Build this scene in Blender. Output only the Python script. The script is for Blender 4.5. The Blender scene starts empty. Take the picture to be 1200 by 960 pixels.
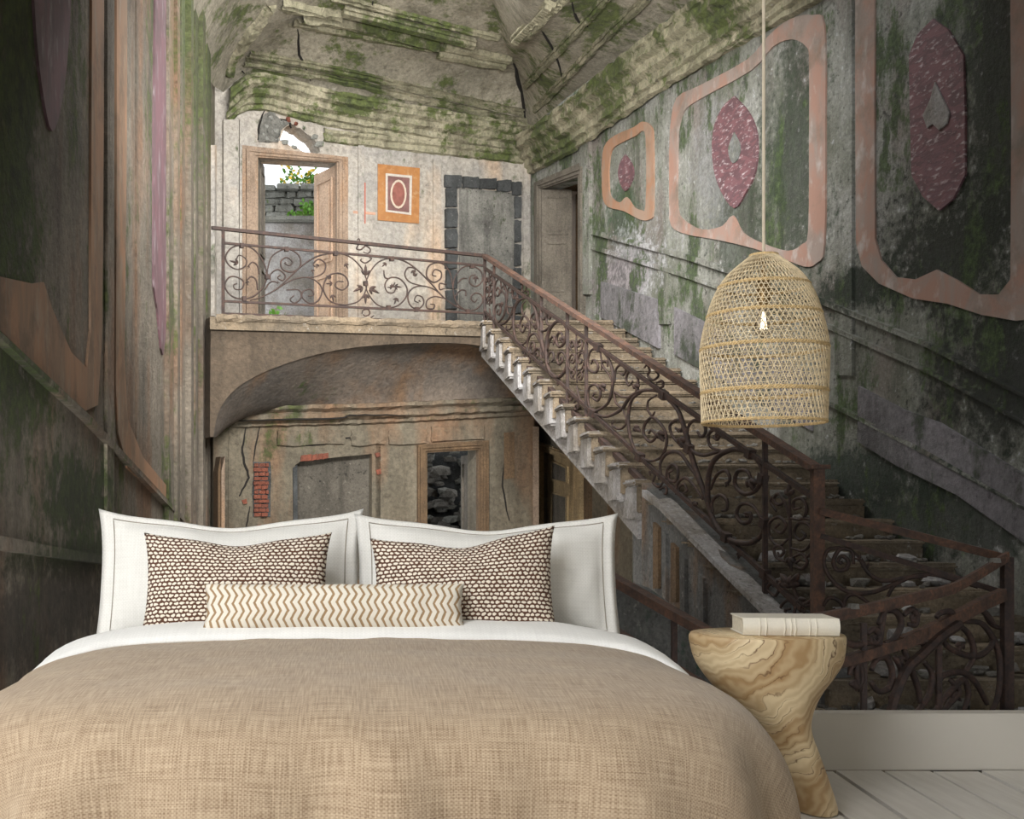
import bpy, bmesh, math, random
from mathutils import Vector, Matrix
random.seed(7)
SC = bpy.context.scene
COL = SC.collection
V = Vector
# ------------------------------------------------------------------ camera, sky, lamps, exposure
F, PX, PY, H = 1400.0, 420.0, 600.0, 0.87          # focal length (px), principal column / horizon row, eye height
cd = bpy.data.cameras.new('camera'); cam = bpy.data.objects.new('camera', cd); COL.objects.link(cam)
cam.location = (0, 0, H); cam.rotation_euler = (math.pi/2, 0, 0)
cd.sensor_width = 36; cd.lens = F/1200*36; cd.shift_x = (600-PX)/1200; cd.shift_y = (PY-480)/1200
cd.clip_start = .05; cd.clip_end = 200
SC.camera = cam
w = bpy.data.worlds.new('sky'); SC.world = w; w.use_nodes = True
bg = w.node_tree.nodes['Background']; bg.inputs[0].default_value = (.93, .97, 1, 1); bg.inputs[1].default_value = 1.9
def area(name, loc, target, sx, sy, watts, col=(1, 1, 1)):
    l = bpy.data.lights.new(name, 'AREA'); l.shape = 'RECTANGLE'; l.size = sx; l.size_y = sy; l.energy = watts; l.color = col
    o = bpy.data.objects.new(name, l); COL.objects.link(o); o.location = loc
    o.rotation_euler = (V(target)-V(loc)).to_track_quat('-Z', 'Y').to_euler(); return o
area('bedroom_fill_left', (-2.4, -1.0, 2.3), (.1, 3.5, .5), 1.6, 1.6, 170, (.97, .985, 1))  # unseen lamp added to brighten the bed from the front left
area('bedroom_fill_top', (-1.0, 1.5, 2.68), (-.3, 3.2, .5), 1.5, .8, 62, (.98, .985, 1))  # second added lamp, out of view, lifts the top of the duvet
area('hall_fill_top', (.2, 13.6, 9.4), (1.0, 17.5, 4.0), 4.5, 4.0, 700, (1, .98, .95))  # added out-of-frame lamp brightening the upper back wall
area('hall_fill_front', (.9, 9.2, 5.1), (.8, 18, 3.2), 3.6, .9, 600, (1, .98, .95)).data.spread = math.radians(112)  # lamp added above the view for the cove, back wall and stairs
area('hall_fill_side', (-1.85, 5.3, .9), (2.3, 18, 1.7), .5, 1.9, 80, (1, .97, .92)).data.spread = math.radians(62)  # added lamp beside the left wall, brightens the vault and lower hall
vs = SC.view_settings
SC.display_settings.display_device = 'sRGB'
vs.view_transform = 'Standard'; vs.look = 'None'; vs.exposure = 0; vs.gamma = 1; vs.use_curve_mapping = False
# ------------------------------------------------------------------ objects
def wl(o):
    p = V((0, 0, 0))
    while o is not None: p = p + o.location; o = o.parent
    return p
def obj(name, bm, mat=None, parent=None, smooth=False, **kw):
    me = bpy.data.meshes.new(name)
    if parent is not None: bmesh.ops.translate(bm, verts=bm.verts, vec=-wl(parent))
    bm.to_mesh(me); bm.free()
    if mat: me.materials.append(mat)
    if smooth: me.polygons.foreach_set('use_smooth', [True]*len(me.polygons))
    o = bpy.data.objects.new(name, me); COL.objects.link(o)
    if parent is not None: o.parent = parent
    for k, v in kw.items(): o[k] = v
    return o
def thing(name, label=None, cat=None, loc=(0, 0, 0), group=None, kind=None):
    o = bpy.data.objects.new(name, None); COL.objects.link(o); o.location = loc; o.empty_display_size = .1
    tag(o, label, cat, group, kind); return o
def tag(o, label=None, cat=None, group=None, kind=None):
    if label: o['label'] = label
    if cat: o['category'] = cat
    if group: o['group'] = group
    if kind: o['kind'] = kind
    return o
# ------------------------------------------------------------------ planes seen through the lens
def P(x, y, d): return V(((x-PX)/F*d, d, H-(y-PY)/F*d))
class Plane:                                           # a vertical wall plane; N faces the room
    def __init__(s, a, b):
        s.a, s.b = V(a), V(b); u = (s.b-s.a); u.z = 0; s.u = u.normalized()
        n = V((s.u.y, -s.u.x, 0)); s.N = n if n.dot(V((0, 0, H))-s.a) > 0 else -n
        if s.N.dot(V((0, 0, 0))-V((s.a.x, s.a.y, 0))) < 0: s.N = -s.N
    def pt(s, x, y, off=0.0):
        r = V(((x-PX)/F, 1, -(y-PY)/F)); O = V((0, 0, H))
        return O + r*(((s.a+s.N*off-O).dot(s.N))/r.dot(s.N))
BACK = Plane(P(255, 600, 17.5), P(622, 600, 19.5))
LOWB = Plane(P(255, 600, 16.1), P(622, 600, 17.7))
LEFT = Plane((-2.1, 17.3, 0), (-2.1, 4, 0))
RIGHT = Plane(P(622, 600, 19.5), P(1200, 600, 8.8))
BALC = Plane(P(248, 600, 15), P(568, 600, 16.5))
STAIR = Plane(P(568, 600, 16.5), P(960, 600, 8.2))
LAND = Plane(P(960, 600, 8.2), P(1182, 600, 7.6))
# ------------------------------------------------------------------ mesh builders
def cr(pts, n=6):                                      # Catmull-Rom through points (any dimension)
    pts = [V(p) for p in pts]
    if len(pts) < 3: return pts
    q = [pts[0]*2-pts[1]] + pts + [pts[-1]*2-pts[-2]]; out = []
    for i in range(1, len(q)-2):
        a, b, c, d = q[i-1], q[i], q[i+1], q[i+2]
        for k in range(n):
            t = k/n
            out.append(.5*((2*b)+(c-a)*t+(2*a-5*b+4*c-d)*t*t+(3*b-a-3*c+d)*t**3))
    out.append(pts[-1]); return out
def tube(pts, r, sides=5, bm=None, closed=False, caps=True):
    bm = bm or bmesh.new(); pts = [V(p) for p in pts]; n = len(pts)
    rs = r if isinstance(r, (list, tuple)) else [r]*n
    t0 = (pts[1]-pts[0]).normalized(); up = V((0, 0, 1)) if abs(t0.z) < .9 else V((1, 0, 0))
    nrm = t0.cross(up).normalized(); rings = []
    for i, p in enumerate(pts):
        a = pts[i-1] if i > 0 else (pts[-1] if closed else p); b = pts[i+1] if i < n-1 else (pts[0] if closed else p)
        t = (b-a)
        if t.length < 1e-9: t = t0
        t = t.normalized(); nrm = (nrm - t*nrm.dot(t))
        nrm = nrm.normalized() if nrm.length > 1e-6 else t.orthogonal().normalized()
        bn = t.cross(nrm)
        rings.append([bm.verts.new(p+(nrm*math.cos(2*math.pi*k/sides)+bn*math.sin(2*math.pi*k/sides))*rs[i]) for k in range(sides)])
    for i in range(n if closed else n-1):
        A, B = rings[i], rings[(i+1) % n]
        for k in range(sides): bm.faces.new((A[k], A[(k+1) % sides], B[(k+1) % sides], B[k]))
    if caps and not closed:
        bm.faces.new(rings[0][::-1]); bm.faces.new(rings[-1])
    return bm
def bar(a, b, w_, h_, bm=None, up=(0, 0, 1)):          # a rectangular bar between two points
    bm = bm or bmesh.new(); a, b = V(a), V(b); t = (b-a).normalized(); up = V(up)
    if abs(t.dot(up)) > .99: up = V((0, 1, 0))
    s = t.cross(up).normalized(); u = s.cross(t)
    vs_ = [bm.verts.new(p+s*sx*w_/2+u*sz*h_/2) for p in (a, b) for sx, sz in ((-1, -1), (1, -1), (1, 1), (-1, 1))]
    for f in ((0, 1, 2, 3), (7, 6, 5, 4), (0, 4, 5, 1), (1, 5, 6, 2), (2, 6, 7, 3), (3, 7, 4, 0)): bm.faces.new([vs_[i] for i in f])
    bmesh.ops.recalc_face_normals(bm, faces=bm.faces); return bm
def box(lo, hi, bm=None, bev=0):
    bm2 = bmesh.new(); bmesh.ops.create_cube(bm2, size=1)
    for v in bm2.verts: v.co = V([lo[i]+(v.co[i]+.5)*(hi[i]-lo[i]) for i in range(3)])
    if bev: bmesh.ops.bevel(bm2, geom=list(bm2.edges), offset=bev, segments=2, affect='EDGES')
    return join(bm, bm2)
def join(bm, b2):
    if bm is None: return b2
    m = bpy.data.meshes.new('t'); b2.to_mesh(m); b2.free(); bm.from_mesh(m); bpy.data.meshes.remove(m); return bm
def poly(front, back, holes=(), bm=None):              # prism from a 3D outline (holes: list of (front, back))
    bm = bm or bmesh.new(); loops = [(front, back)] + list(holes); es = []; walls = []
    for f, b in loops:
        fv = [bm.verts.new(p) for p in f]; n = len(fv)
        es += [bm.edges.new((fv[i], fv[(i+1) % n])) for i in range(n)]
        if b is not None:
            bv = [bm.verts.new(p) for p in b]
            walls += [(fv[i], fv[(i+1) % n], bv[(i+1) % n], bv[i]) for i in range(n)]
    for q in walls: bm.faces.new(q)
    nf = len(bm.faces)
    bmesh.ops.triangle_fill(bm, edges=es, use_beauty=True)
    bmesh.ops.recalc_face_normals(bm, faces=bm.faces); return bm
def panel(pl, out, holes=(), z0=-.2, z1=0., bm=None, n=0):   # outline in picture points put on a wall plane, z0..z1 proud of it
    def pair(o):
        if n: o = [tuple(p) for p in cr([V((a[0], a[1], 0)) for a in list(o)+[o[0]]], n)][:-1]
        f = [pl.pt(p[0], p[1], z1) for p in o]; return f, [p+pl.N*(z0-z1) for p in f]
    f, b = pair(out)
    return poly(f, b, [pair(h) for h in holes], bm)
def ribbon(pl, pts, wpx, z=.006, bm=None):             # an open band of the wall plane (cracks, strips); wpx half width list or number
    pts = [V((p[0], p[1], 0)) for p in pts]; L, R_ = [], []
    for i, p in enumerate(pts):
        t = (pts[min(i+1, len(pts)-1)]-pts[max(i-1, 0)]).normalized(); nn = V((-t.y, t.x, 0))
        h = wpx[i] if isinstance(wpx, (list, tuple)) else wpx
        L.append(p+nn*h); R_.append(p-nn*h)
    return panel(pl, [(p.x, p.y) for p in L+R_[::-1]], (), -.01, z, bm)
def loft(rows, bm=None, uv=None):
    bm = bm or bmesh.new(); g = [[bm.verts.new(p) for p in r] for r in rows]
    for i in range(len(g)-1):
        for j in range(len(g[0])-1):
            try: bm.faces.new((g[i][j], g[i][j+1], g[i+1][j+1], g[i+1][j]))
            except ValueError: pass
    if uv:
        l = bm.loops.layers.uv.new('UVMap'); ix = {v: uv[i][j] for i, r in enumerate(g) for j, v in enumerate(r)}
        for f in bm.faces:
            for lp in f.loops: lp[l].uv = ix[lp.vert]
    bm.normal_update()
    return bm
def sweep(path, prof, out, up=V((0, 0, 1)), bm=None):  # moulding: profile (outward, upward) carried along a path
    rows = [[p+out*a+up*b for a, b in prof] for p in path]
    return loft(rows, bm)
def lathe(prof, c, n=24, sx=1, sy=1, bm=None):
    rows = [[V((c[0]+r*sx*math.cos(2*math.pi*k/n), c[1]+r*sy*math.sin(2*math.pi*k/n), c[2]+z)) for k in range(n+1)] for r, z in prof]
    bm = loft(rows, bm); bmesh.ops.remove_doubles(bm, verts=bm.verts, dist=1e-5); return bm
def rock(c, s, seed, sq=(1, .8, .6)):
    bm = bmesh.new(); rnd = random.Random(seed); bmesh.ops.create_icosphere(bm, subdivisions=1, radius=1)
    M = Matrix.Rotation(rnd.random()*6.28, 3, 'Z') @ Matrix.Rotation(rnd.uniform(-.5, .5), 3, 'X')
    for v in bm.verts:
        k = rnd.uniform(.7, 1.15); q = V((max(-.75, min(.75, v.co.x)), max(-.7, min(.7, v.co.y)), max(-.65, min(.65, v.co.z))))
        v.co = M @ V((q.x*sq[0]*s*k, q.y*sq[1]*s*k, q.z*sq[2]*s*k))
    zm = min(v.co.z for v in bm.verts)
    for v in bm.verts: v.co += V(c)-V((0, 0, zm))
    return bm
# ------------------------------------------------------------------ materials
def srgb(c):
    return tuple(((x/255)/12.92 if x/255 <= .04045 else ((x/255+.055)/1.055)**2.4) for x in c)+(1,)
class M:
    def __init__(s, name, rough=.9):
        s.m = bpy.data.materials.new(name); s.m.use_nodes = True; s.nt = s.m.node_tree; s.N = s.nt.nodes; s.L = s.nt.links
        s.b = s.N['Principled BSDF']; s.b.inputs['Roughness'].default_value = rough
        s._pos = None
    def node(s, t, **kw):
        n = s.N.new(t)
        for k, v in kw.items(): setattr(n, k, v)
        return n
    def put(s, sock, v):
        if hasattr(v, 'default_value') or hasattr(v, 'is_output'): s.L.new(v, sock)
        elif v is not None: sock.default_value = v
    @property
    def pos(s):
        if s._pos is None: s._pos = s.node('ShaderNodeNewGeometry').outputs['Position']
        return s._pos
    def oc(s): return s.node('ShaderNodeTexCoord').outputs['Object']
    def uv(s): return s.node('ShaderNodeTexCoord').outputs['UV']
    def math(s, op, a, b=None, c=None, clamp=False):
        n = s.node('ShaderNodeMath', operation=op, use_clamp=clamp); s.put(n.inputs[0], a); s.put(n.inputs[1], b)
        if c is not None: s.put(n.inputs[2], c)
        return n.outputs[0]
    def vmath(s, op, a, b=None):
        n = s.node('ShaderNodeVectorMath', operation=op); s.put(n.inputs[0], a)
        if b is not None: s.put(n.inputs[1], b)
        return n.outputs['Value'] if op == 'LENGTH' else n.outputs[0]
    def noise(s, vec=None, sc=1., det=6., rough=.6, scale3=None, dist=0.):
        vec = vec or s.pos
        if scale3: vec = s.vmath('MULTIPLY', vec, scale3)
        n = s.node('ShaderNodeTexNoise'); s.put(n.inputs['Vector'], vec); n.inputs['Scale'].default_value = sc
        n.inputs['Detail'].default_value = det; n.inputs['Roughness'].default_value = rough; n.inputs['Distortion'].default_value = dist
        return n.outputs['Fac']
    def mr(s, v, a, b, lo=0., hi=1.):
        n = s.node('ShaderNodeMapRange'); s.put(n.inputs[0], v)
        for i, x in enumerate((a, b, lo, hi)): n.inputs[i+1].default_value = x
        return n.outputs[0]
    def mix(s, f, a, b, mode='MIX'):
        n = s.node('ShaderNodeMix', data_type='RGBA', blend_type=mode); s.put(n.inputs[0], f); s.put(n.inputs[6], a); s.put(n.inputs[7], b)
        return n.outputs[2]
    def sep(s, v):
        n = s.node('ShaderNodeSeparateXYZ'); s.put(n.inputs[0], v); return n.outputs
    def bump(s, h, strength=.4, dist=.02):
        n = s.node('ShaderNodeBump'); n.inputs['Strength'].default_value = strength; n.inputs['Distance'].default_value = dist
        s.put(n.inputs['Height'], h); s.L.new(n.outputs[0], s.b.inputs['Normal'])
    def base(s, c): s.put(s.b.inputs['Base Color'], c); return s
def plain(name, c, rough=.6, var=.15, sc=30., metal=0., bump=.15, bd=.003):
    m = M(name, rough); m.b.inputs['Metallic'].default_value = metal; c = srgb(c)
    n = m.noise(m.oc(), sc, 5)
    m.base(m.mix(m.mr(n, .3, .7), tuple(x*(1-var) for x in c[:3])+(1,), tuple(min(1, x*(1+var)) for x in c[:3])+(1,)))
    if bump: m.bump(n, bump, bd)
    return m.m
def plaster(name, c1, c2, moss=.3, mcol=((62, 78, 30), (36, 48, 22)), stain=(60, 54, 46), sta=.5, sc=1., streak=True, blobs=(), chips=.35, chipcol=(205, 200, 190), bump=.6, warm=None, seed=0., mstreak=True):
    m = M(name, .95); p = m.vmath('ADD', m.pos, (seed, seed*.7, seed*.3))
    nb = m.noise(p, .9*sc, 8, .62); col = m.mix(m.mr(nb, .35, .65), srgb(c1), srgb(c2))
    nf = m.noise(p, 7*sc, 9, .7)
    if warm:
        nw = m.noise(p, 1.3*sc, 5, .55, scale3=(1, 1, .35)); col = m.mix(m.mr(nw, .52, .68, 0, .8), col, srgb(warm))
    st = m.noise(p, 1.0, 8, .65, scale3=(2.6*sc, 2.6*sc, .33*sc) if streak else (1.4*sc, 1.4*sc, 1.4*sc))
    col = m.mix(m.mr(st, .48, .7, 0, sta), col, srgb(stain))
    if chips:
        col = m.mix(m.math('MULTIPLY', m.mr(nf, .60, .66), chips), col, srgb(chipcol))
        col = m.mix(m.math('MULTIPLY', m.mr(nf, .42, .34), chips*1.3), col, srgb([x*.55 for x in stain]))
    for c, r, bc, stg in blobs:
        d = m.vmath('LENGTH', m.vmath('DIVIDE', m.vmath('SUBTRACT', m.pos, tuple(c)), tuple(r)))
        d = m.math('ADD', d, m.math('MULTIPLY', m.math('SUBTRACT', nf, .5), 2.6)); d = m.math('ADD', d, m.math('MULTIPLY', m.math('SUBTRACT', nb, .5), 2.2))
        col = m.mix(m.mr(d, 1.15, .55, 0, stg), col, m.mix(m.mr(nf, .4, .6), srgb(bc), srgb([x*.6 for x in bc])))
    if moss > 0:
        mn = m.noise(p, .75*sc, 10, .68, scale3=(1.6, 1.6, .62) if mstreak else (1, 1, 1)); t = .70-.28*moss
        mf = m.math('ADD', mn, m.math('MULTIPLY', m.math('SUBTRACT', nf, .5), .35))
        col = m.mix(m.mr(mf, t, t+.07, 0, .88), col, m.mix(m.mr(nf, .38, .62), srgb(mcol[1]), srgb(mcol[0])))
    nd = m.noise(p, 16*sc, 6, .75); col = m.mix(1., col, m.mix(m.mr(nd, .32, .68), (.62, .62, .62, 1), (1.22, 1.22, 1.22, 1)), 'MULTIPLY')
    m.base(col); m.bump(m.math('ADD', m.math('ADD', nf, nd), m.math('MULTIPLY', nb, 1.5)), bump, .06); return m.m
def marble(name, c1, c2, c3, sc=3., s3=(1, 1, 1), rough=.7, hard=.08, lo=.5, blot=None):
    m = M(name, rough); n = m.noise(m.pos, sc, 7, .62, scale3=s3, dist=1.2); n2 = m.noise(m.pos, sc*2.7, 6, .6, scale3=s3)
    col = m.mix(m.mr(n, lo-hard, lo+hard), srgb(c1), srgb(c2)); col = m.mix(m.mr(n2, .55, .7), col, srgb(c3))
    nd = m.noise(m.pos, 1.6, 8, .7); col = m.mix(m.mr(nd, .5, .68, 0, .7), col, srgb(blot or (70, 66, 52)))
    m.base(col); m.bump(n2, .3, .02); return m.m
RUST = M('rusted_iron', .75)
_n = RUST.noise(None, 14, 8, .7); _n2 = RUST.noise(None, 60, 4)
RUST.base(RUST.mix(RUST.mr(_n, .38, .66), srgb((44, 35, 32)), RUST.mix(RUST.mr(_n2, .4, .6), srgb((84, 60, 49)), srgb((60, 45, 39))))); RUST.bump(_n2, .5, .006); RUST.b.inputs['Metallic'].default_value = .15; RUST = RUST.m
RUSTY = M('orange_rusted_iron', .85)
_n = RUSTY.noise(None, 9, 8, .7); _n2 = RUSTY.noise(None, 45, 5)
RUSTY.base(RUSTY.mix(RUSTY.mr(_n, .36, .62), srgb((56, 43, 37)), RUSTY.mix(RUSTY.mr(_n2, .4, .6), srgb((106, 74, 56)), srgb((80, 58, 46))))); RUSTY.bump(_n2, .6, .006); RUSTY = RUSTY.m
CRACK = plain('dark_crack', (28, 24, 20), .95, .2, 10, 0, 0)
def RB(x, y, rx, rz, col, s=.9):                       # a stain of its own on the right wall, centred at a picture point
    return (RIGHT.pt(x, y), (rx, rx*2.2, rz), col, s)
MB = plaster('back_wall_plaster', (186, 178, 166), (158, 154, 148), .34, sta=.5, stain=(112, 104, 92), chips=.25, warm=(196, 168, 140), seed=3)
MCOVE = plaster('mossy_cove_plaster', (176, 168, 150), (146, 140, 124), .62, ((90, 104, 42), (50, 62, 28)), stain=(84, 80, 60), sta=.7, sc=1.2, chips=.3, seed=9, mstreak=False)
MCORN = plaster('mossy_cornice_plaster', (178, 170, 146), (132, 130, 104), .66, ((86, 100, 40), (44, 56, 24)), stain=(70, 66, 46), sta=.8, sc=1.4, chips=.45, seed=5, mstreak=False)
MLEFT = plaster('left_wall_plaster', (138, 128, 114), (106, 99, 87), .52, ((80, 90, 44), (42, 52, 26)), stain=(58, 50, 42), sta=.65, warm=(128, 96, 72), chips=.2, chipcol=(150, 144, 134), seed=14,
    blobs=[(LEFT.pt(18, 130), (1, .8, 2.0), (66, 80, 34), .95), (LEFT.pt(5, 450), (1, 1.2, .5), (66, 78, 36), .95), (LEFT.pt(90, 580), (1, 1.3, .4), (56, 68, 32), .95), (LEFT.pt(90, 650), (1, 1.5, .15), (62, 74, 40), .9), (LEFT.pt(226, 60), (1, 2, 2.), (74, 88, 40), .8), (LEFT.pt(60, 720), (1, 2.0, .35), (64, 58, 50), .8)])
MRIGHT = plaster('right_wall_plaster', (160, 160, 154), (114, 116, 104), .6, ((72, 90, 48), (34, 44, 28)), stain=(70, 70, 58), sta=.75, sc=1.5, chips=.6, chipcol=(190, 192, 194), seed=21, warm=(128, 118, 112),
    blobs=[RB(1110, 290, .45, .6, (34, 40, 28)), RB(930, 200, .3, 1.5, (52, 64, 46), .8), RB(1170, 450, .55, .6, (38, 42, 34)), RB(1000, 340, .5, .25, (40, 50, 36)), RB(870, 250, .35, .8, (46, 60, 38), .75), RB(985, 560, .9, .33, (40, 56, 42), .85), RB(730, 250, .3, .5, (60, 84, 56), .8), RB(1060, 610, 1., .35, (44, 54, 42), .8), RB(1170, 120, .25, 2.0, (40, 48, 34), .85), RB(800, 30, .6, .5, (72, 70, 50), .7),
           RB(740, 320, .6, .6, (190, 190, 192), .8), RB(840, 190, .3, .7, (150, 150, 152), .5), RB(720, 330, .5, .35, (128, 112, 116), .55)])
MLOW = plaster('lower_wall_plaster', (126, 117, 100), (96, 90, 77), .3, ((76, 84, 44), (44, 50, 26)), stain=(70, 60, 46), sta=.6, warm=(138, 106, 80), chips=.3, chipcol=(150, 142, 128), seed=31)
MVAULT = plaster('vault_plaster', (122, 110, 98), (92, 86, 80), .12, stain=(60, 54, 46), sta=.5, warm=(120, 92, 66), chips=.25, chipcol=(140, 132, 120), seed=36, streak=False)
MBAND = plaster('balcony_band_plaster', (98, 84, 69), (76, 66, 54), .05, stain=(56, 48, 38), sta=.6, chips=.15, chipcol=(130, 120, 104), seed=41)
MGREY = plaster('grey_rough_plaster', (150, 148, 140), (98, 97, 92), .3, ((60, 70, 36), (36, 42, 22)), stain=(48, 46, 42), sta=.6, chips=.6, chipcol=(150, 148, 142), seed=47, sc=2.2)
MSTONE = plaster('dark_block_stone', (86, 88, 88), (58, 60, 60), .1, stain=(34, 34, 32), sta=.6, chips=.5, chipcol=(140, 140, 136), seed=51, sc=2.5)
MSTEP = plaster('stair_stone', (176, 174, 174), (136, 130, 122), .1, stain=(92, 80, 64), sta=.55, chips=.4, chipcol=(206, 206, 206), seed=55, sc=2, streak=False)
MTREAD = plaster('dusty_stair_stone', (140, 124, 102), (104, 94, 80), .14, ((70, 76, 46), (44, 48, 30)), stain=(74, 66, 54), sta=.5, chips=.5, chipcol=(176, 172, 164), seed=58, sc=2, streak=False)
MUNDER = plaster('under_stair_plaster', (122, 122, 120), (92, 92, 90), .1, stain=(62, 58, 52), sta=.6, warm=(128, 96, 64), chips=.4, chipcol=(160, 158, 152), seed=61, sc=1.6)
MPEACH = marble('peach_painted_marble', (148, 112, 88), (146, 124, 108), (138, 122, 108), 2.2, (1, 1, .5), blot=(92, 84, 68))
MPINK = marble('pink_painted_marble', (148, 116, 102), (138, 124, 116), (166, 156, 150), 2.2, (1, 1, .6), blot=(96, 88, 76))
MPURP = marble('purple_painted_marble', (108, 74, 78), (88, 62, 66), (176, 164, 166), 4.2, (1, 1, 2.6), hard=.05, blot=(98, 72, 80))
MBROWN = marble('faded_brown_painted_marble', (154, 118, 92), (132, 108, 88), (146, 132, 116), 2.2, (1, 1, .25), blot=(78, 66, 54))
MMAUVE = marble('mauve_painted_marble', (112, 82, 88), (98, 78, 82), (140, 128, 132), 4., (1, 1, .3), blot=(70, 58, 56))
MOCHRE = marble('ochre_painted_marble', (164, 112, 62), (148, 98, 52), (170, 136, 96), 4., blot=(150, 110, 70))
MFRAME = plaster('old_door_wood', (170, 148, 128), (146, 126, 108), .06, stain=(96, 78, 62), sta=.55, chips=.3, chipcol=(206, 194, 178), seed=71, sc=2.2, warm=(176, 138, 104))
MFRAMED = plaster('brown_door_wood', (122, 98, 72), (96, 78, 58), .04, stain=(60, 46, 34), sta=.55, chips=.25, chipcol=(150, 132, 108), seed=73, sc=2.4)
MLEAF = plaster('weathered_grey_door_wood', (128, 120, 108), (98, 92, 82), .05, stain=(62, 54, 46), sta=.5, chips=.3, chipcol=(166, 160, 150), seed=76, sc=2.5)
MSHUT = plaster('peach_shutter_wood', (206, 176, 150), (186, 160, 138), .02, stain=(150, 112, 82), sta=.5, chips=.3, chipcol=(220, 208, 194), seed=79, sc=2.5)
MBRICK = plaster('orange_brick', (146, 84, 64), (116, 70, 56), 0, stain=(84, 60, 50), sta=.6, chips=.3, chipcol=(190, 150, 130), seed=83, sc=4)
MRUB = plaster('pale_rubble', (136, 132, 124), (98, 94, 88), .1, stain=(62, 58, 50), sta=.5, chips=.4, chipcol=(170, 168, 160), seed=88, sc=3, streak=False)
MRUIN = plaster('ruin_stone', (150, 150, 144), (116, 116, 108), .35, ((92, 116, 52), (62, 74, 36)), stain=(80, 78, 68), sta=.5, chips=.5, seed=92, sc=2.4)
MGREEN = plain('bright_leaves', (92, 140, 44), .6, .35, 6, 0, 0)
MYEL = plain('yellow_flowers', (226, 192, 60), .6, .2, 6, 0, 0)
MSTEM = plain('plant_stem', (96, 104, 60), .7)
def cloth(name, c1, c2, k=300., rough=.95, bump=.35):  # woven linen: slubs along both thread directions over a fine grid
    m = M(name, rough); uv = m.uv(); x, y, _ = m.sep(uv)
    a = m.noise(uv, 1, 4, .6, scale3=(k*.9, 9, 1)); b = m.noise(uv, 1, 4, .6, scale3=(9, k*.9, 1)); big = m.noise(uv, 3, 3)
    g = m.math('MULTIPLY', m.math('SINE', m.math('MULTIPLY', x, k*2.2)), m.math('SINE', m.math('MULTIPLY', y, k*2.2)))
    f = m.math('ADD', m.math('ADD', m.math('MULTIPLY', a, .62), m.math('MULTIPLY', b, .62)), m.math('MULTIPLY', g, .09)); f = m.math('ADD', f, m.math('MULTIPLY', big, .12))
    m.base(m.mix(m.mr(f, .48, .88), srgb(c1), srgb(c2))); m.bump(f, bump, .004)
    m.b.inputs['Sheen Weight'].default_value = .15; return m.m
MDUV = cloth('tan_linen', (122, 100, 77), (186, 166, 140))
MWHITE = cloth('white_cotton', (224, 223, 220), (238, 237, 234), 240, bump=.12)
MSHAM = cloth('ivory_cotton', (218, 216, 210), (234, 232, 227), 260, bump=.15)
def nubby():
    m = M('brown_and_cream_nubby_weave', .95); x, y, _ = m.sep(m.uv()); n = m.noise(m.uv(), 40, 3)
    k = 84.; yy = m.math('ADD', m.math('MULTIPLY', y, k), m.math('MULTIPLY', m.noise(m.uv(), 55, 3), .9)); row = m.math('FLOOR', yy)
    xx = m.math('ADD', m.math('MULTIPLY', x, k*.72), m.math('MULTIPLY', m.math('MODULO', row, 2.), .5)); xx = m.math('ADD', xx, m.math('MULTIPLY', n, 1.3))
    fx = m.math('SUBTRACT', m.math('FRACT', xx), .5); fy = m.math('SUBTRACT', m.math('FRACT', yy), .5)
    d = m.math('SQRT', m.math('ADD', m.math('MULTIPLY', fx, fx), m.math('MULTIPLY', m.math('MULTIPLY', fy, fy), 1.25)))
    f = m.mr(d, .44, .34); m.base(m.mix(f, srgb((92, 62, 46)), srgb((236, 226, 210)))); m.bump(f, .6, .004); return m.m
def chevron():
    m = M('cream_and_ochre_zigzag_weave', .95); x, y, _ = m.sep(m.uv()); n = m.noise(m.uv(), 60, 3)
    tri = m.math('PINGPONG', m.math('MULTIPLY', y, 42.), 1.); ph = m.math('ADD', m.math('MULTIPLY', x, 46.), m.math('MULTIPLY', tri, .62)); ph = m.math('ADD', ph, m.math('MULTIPLY', n, .22))
    f = m.mr(m.math('ABSOLUTE', m.math('SUBTRACT', m.math('FRACT', ph), .5)), .14, .21)
    m.base(m.mix(f, srgb((158, 130, 96)), srgb((226, 219, 206)))); m.bump(f, .4, .003); return m.m
def stump_wood():
    m = M('swirled_teak_root', .55); p = m.oc(); n = m.node('ShaderNodeTexNoise'); m.put(n.inputs['Vector'], p); n.inputs['Scale'].default_value = 3.4; n.inputs['Detail'].default_value = 4
    q = m.vmath('ADD', m.vmath('MULTIPLY', p, (1, .6, 1)), m.vmath('MULTIPLY', n.outputs['Color'], (.34, .2, .34)))
    x, y, z = m.sep(q); ph = m.math('ADD', m.math('MULTIPLY', z, 1.0), m.math('MULTIPLY', x, -.85))
    fine = m.noise(q, 14, 6, .6); wv = m.math('SINE', m.math('MULTIPLY', m.math('ADD', ph, m.math('MULTIPLY', fine, .03)), 170.))
    wv2 = m.math('SINE', m.math('MULTIPLY', ph, 27.)); f = m.math('ADD', m.math('MULTIPLY', wv, .22), m.math('MULTIPLY', wv2, .4))
    big = m.noise(q, 6, 4); sel = m.mr(big, .42, .6)
    col = m.mix(m.mr(f, -.6, .6), srgb((166, 134, 92)), srgb((222, 202, 164)))
    vein = m.mr(m.math('ABSOLUTE', m.math('SINE', m.math('MULTIPLY', m.math('ADD', ph, m.math('MULTIPLY', fine, .07)), 74.))), .24, .02)
    col = m.mix(m.math('MULTIPLY', vein, m.math('MULTIPLY', sel, .9)), col, srgb((98, 64, 36)))
    m.base(col); m.bump(f, .12, .004); return m.m
MNUB, MCHEV, MTEAK = nubby(), chevron(), stump_wood()
MRATT = plain('natural_rattan', (214, 196, 162), .7, .25, 60, 0, .2, .001)
MBAND2 = plain('braided_rattan_band', (206, 178, 130), .7, .3, 120, 0, .5, .003)
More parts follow.
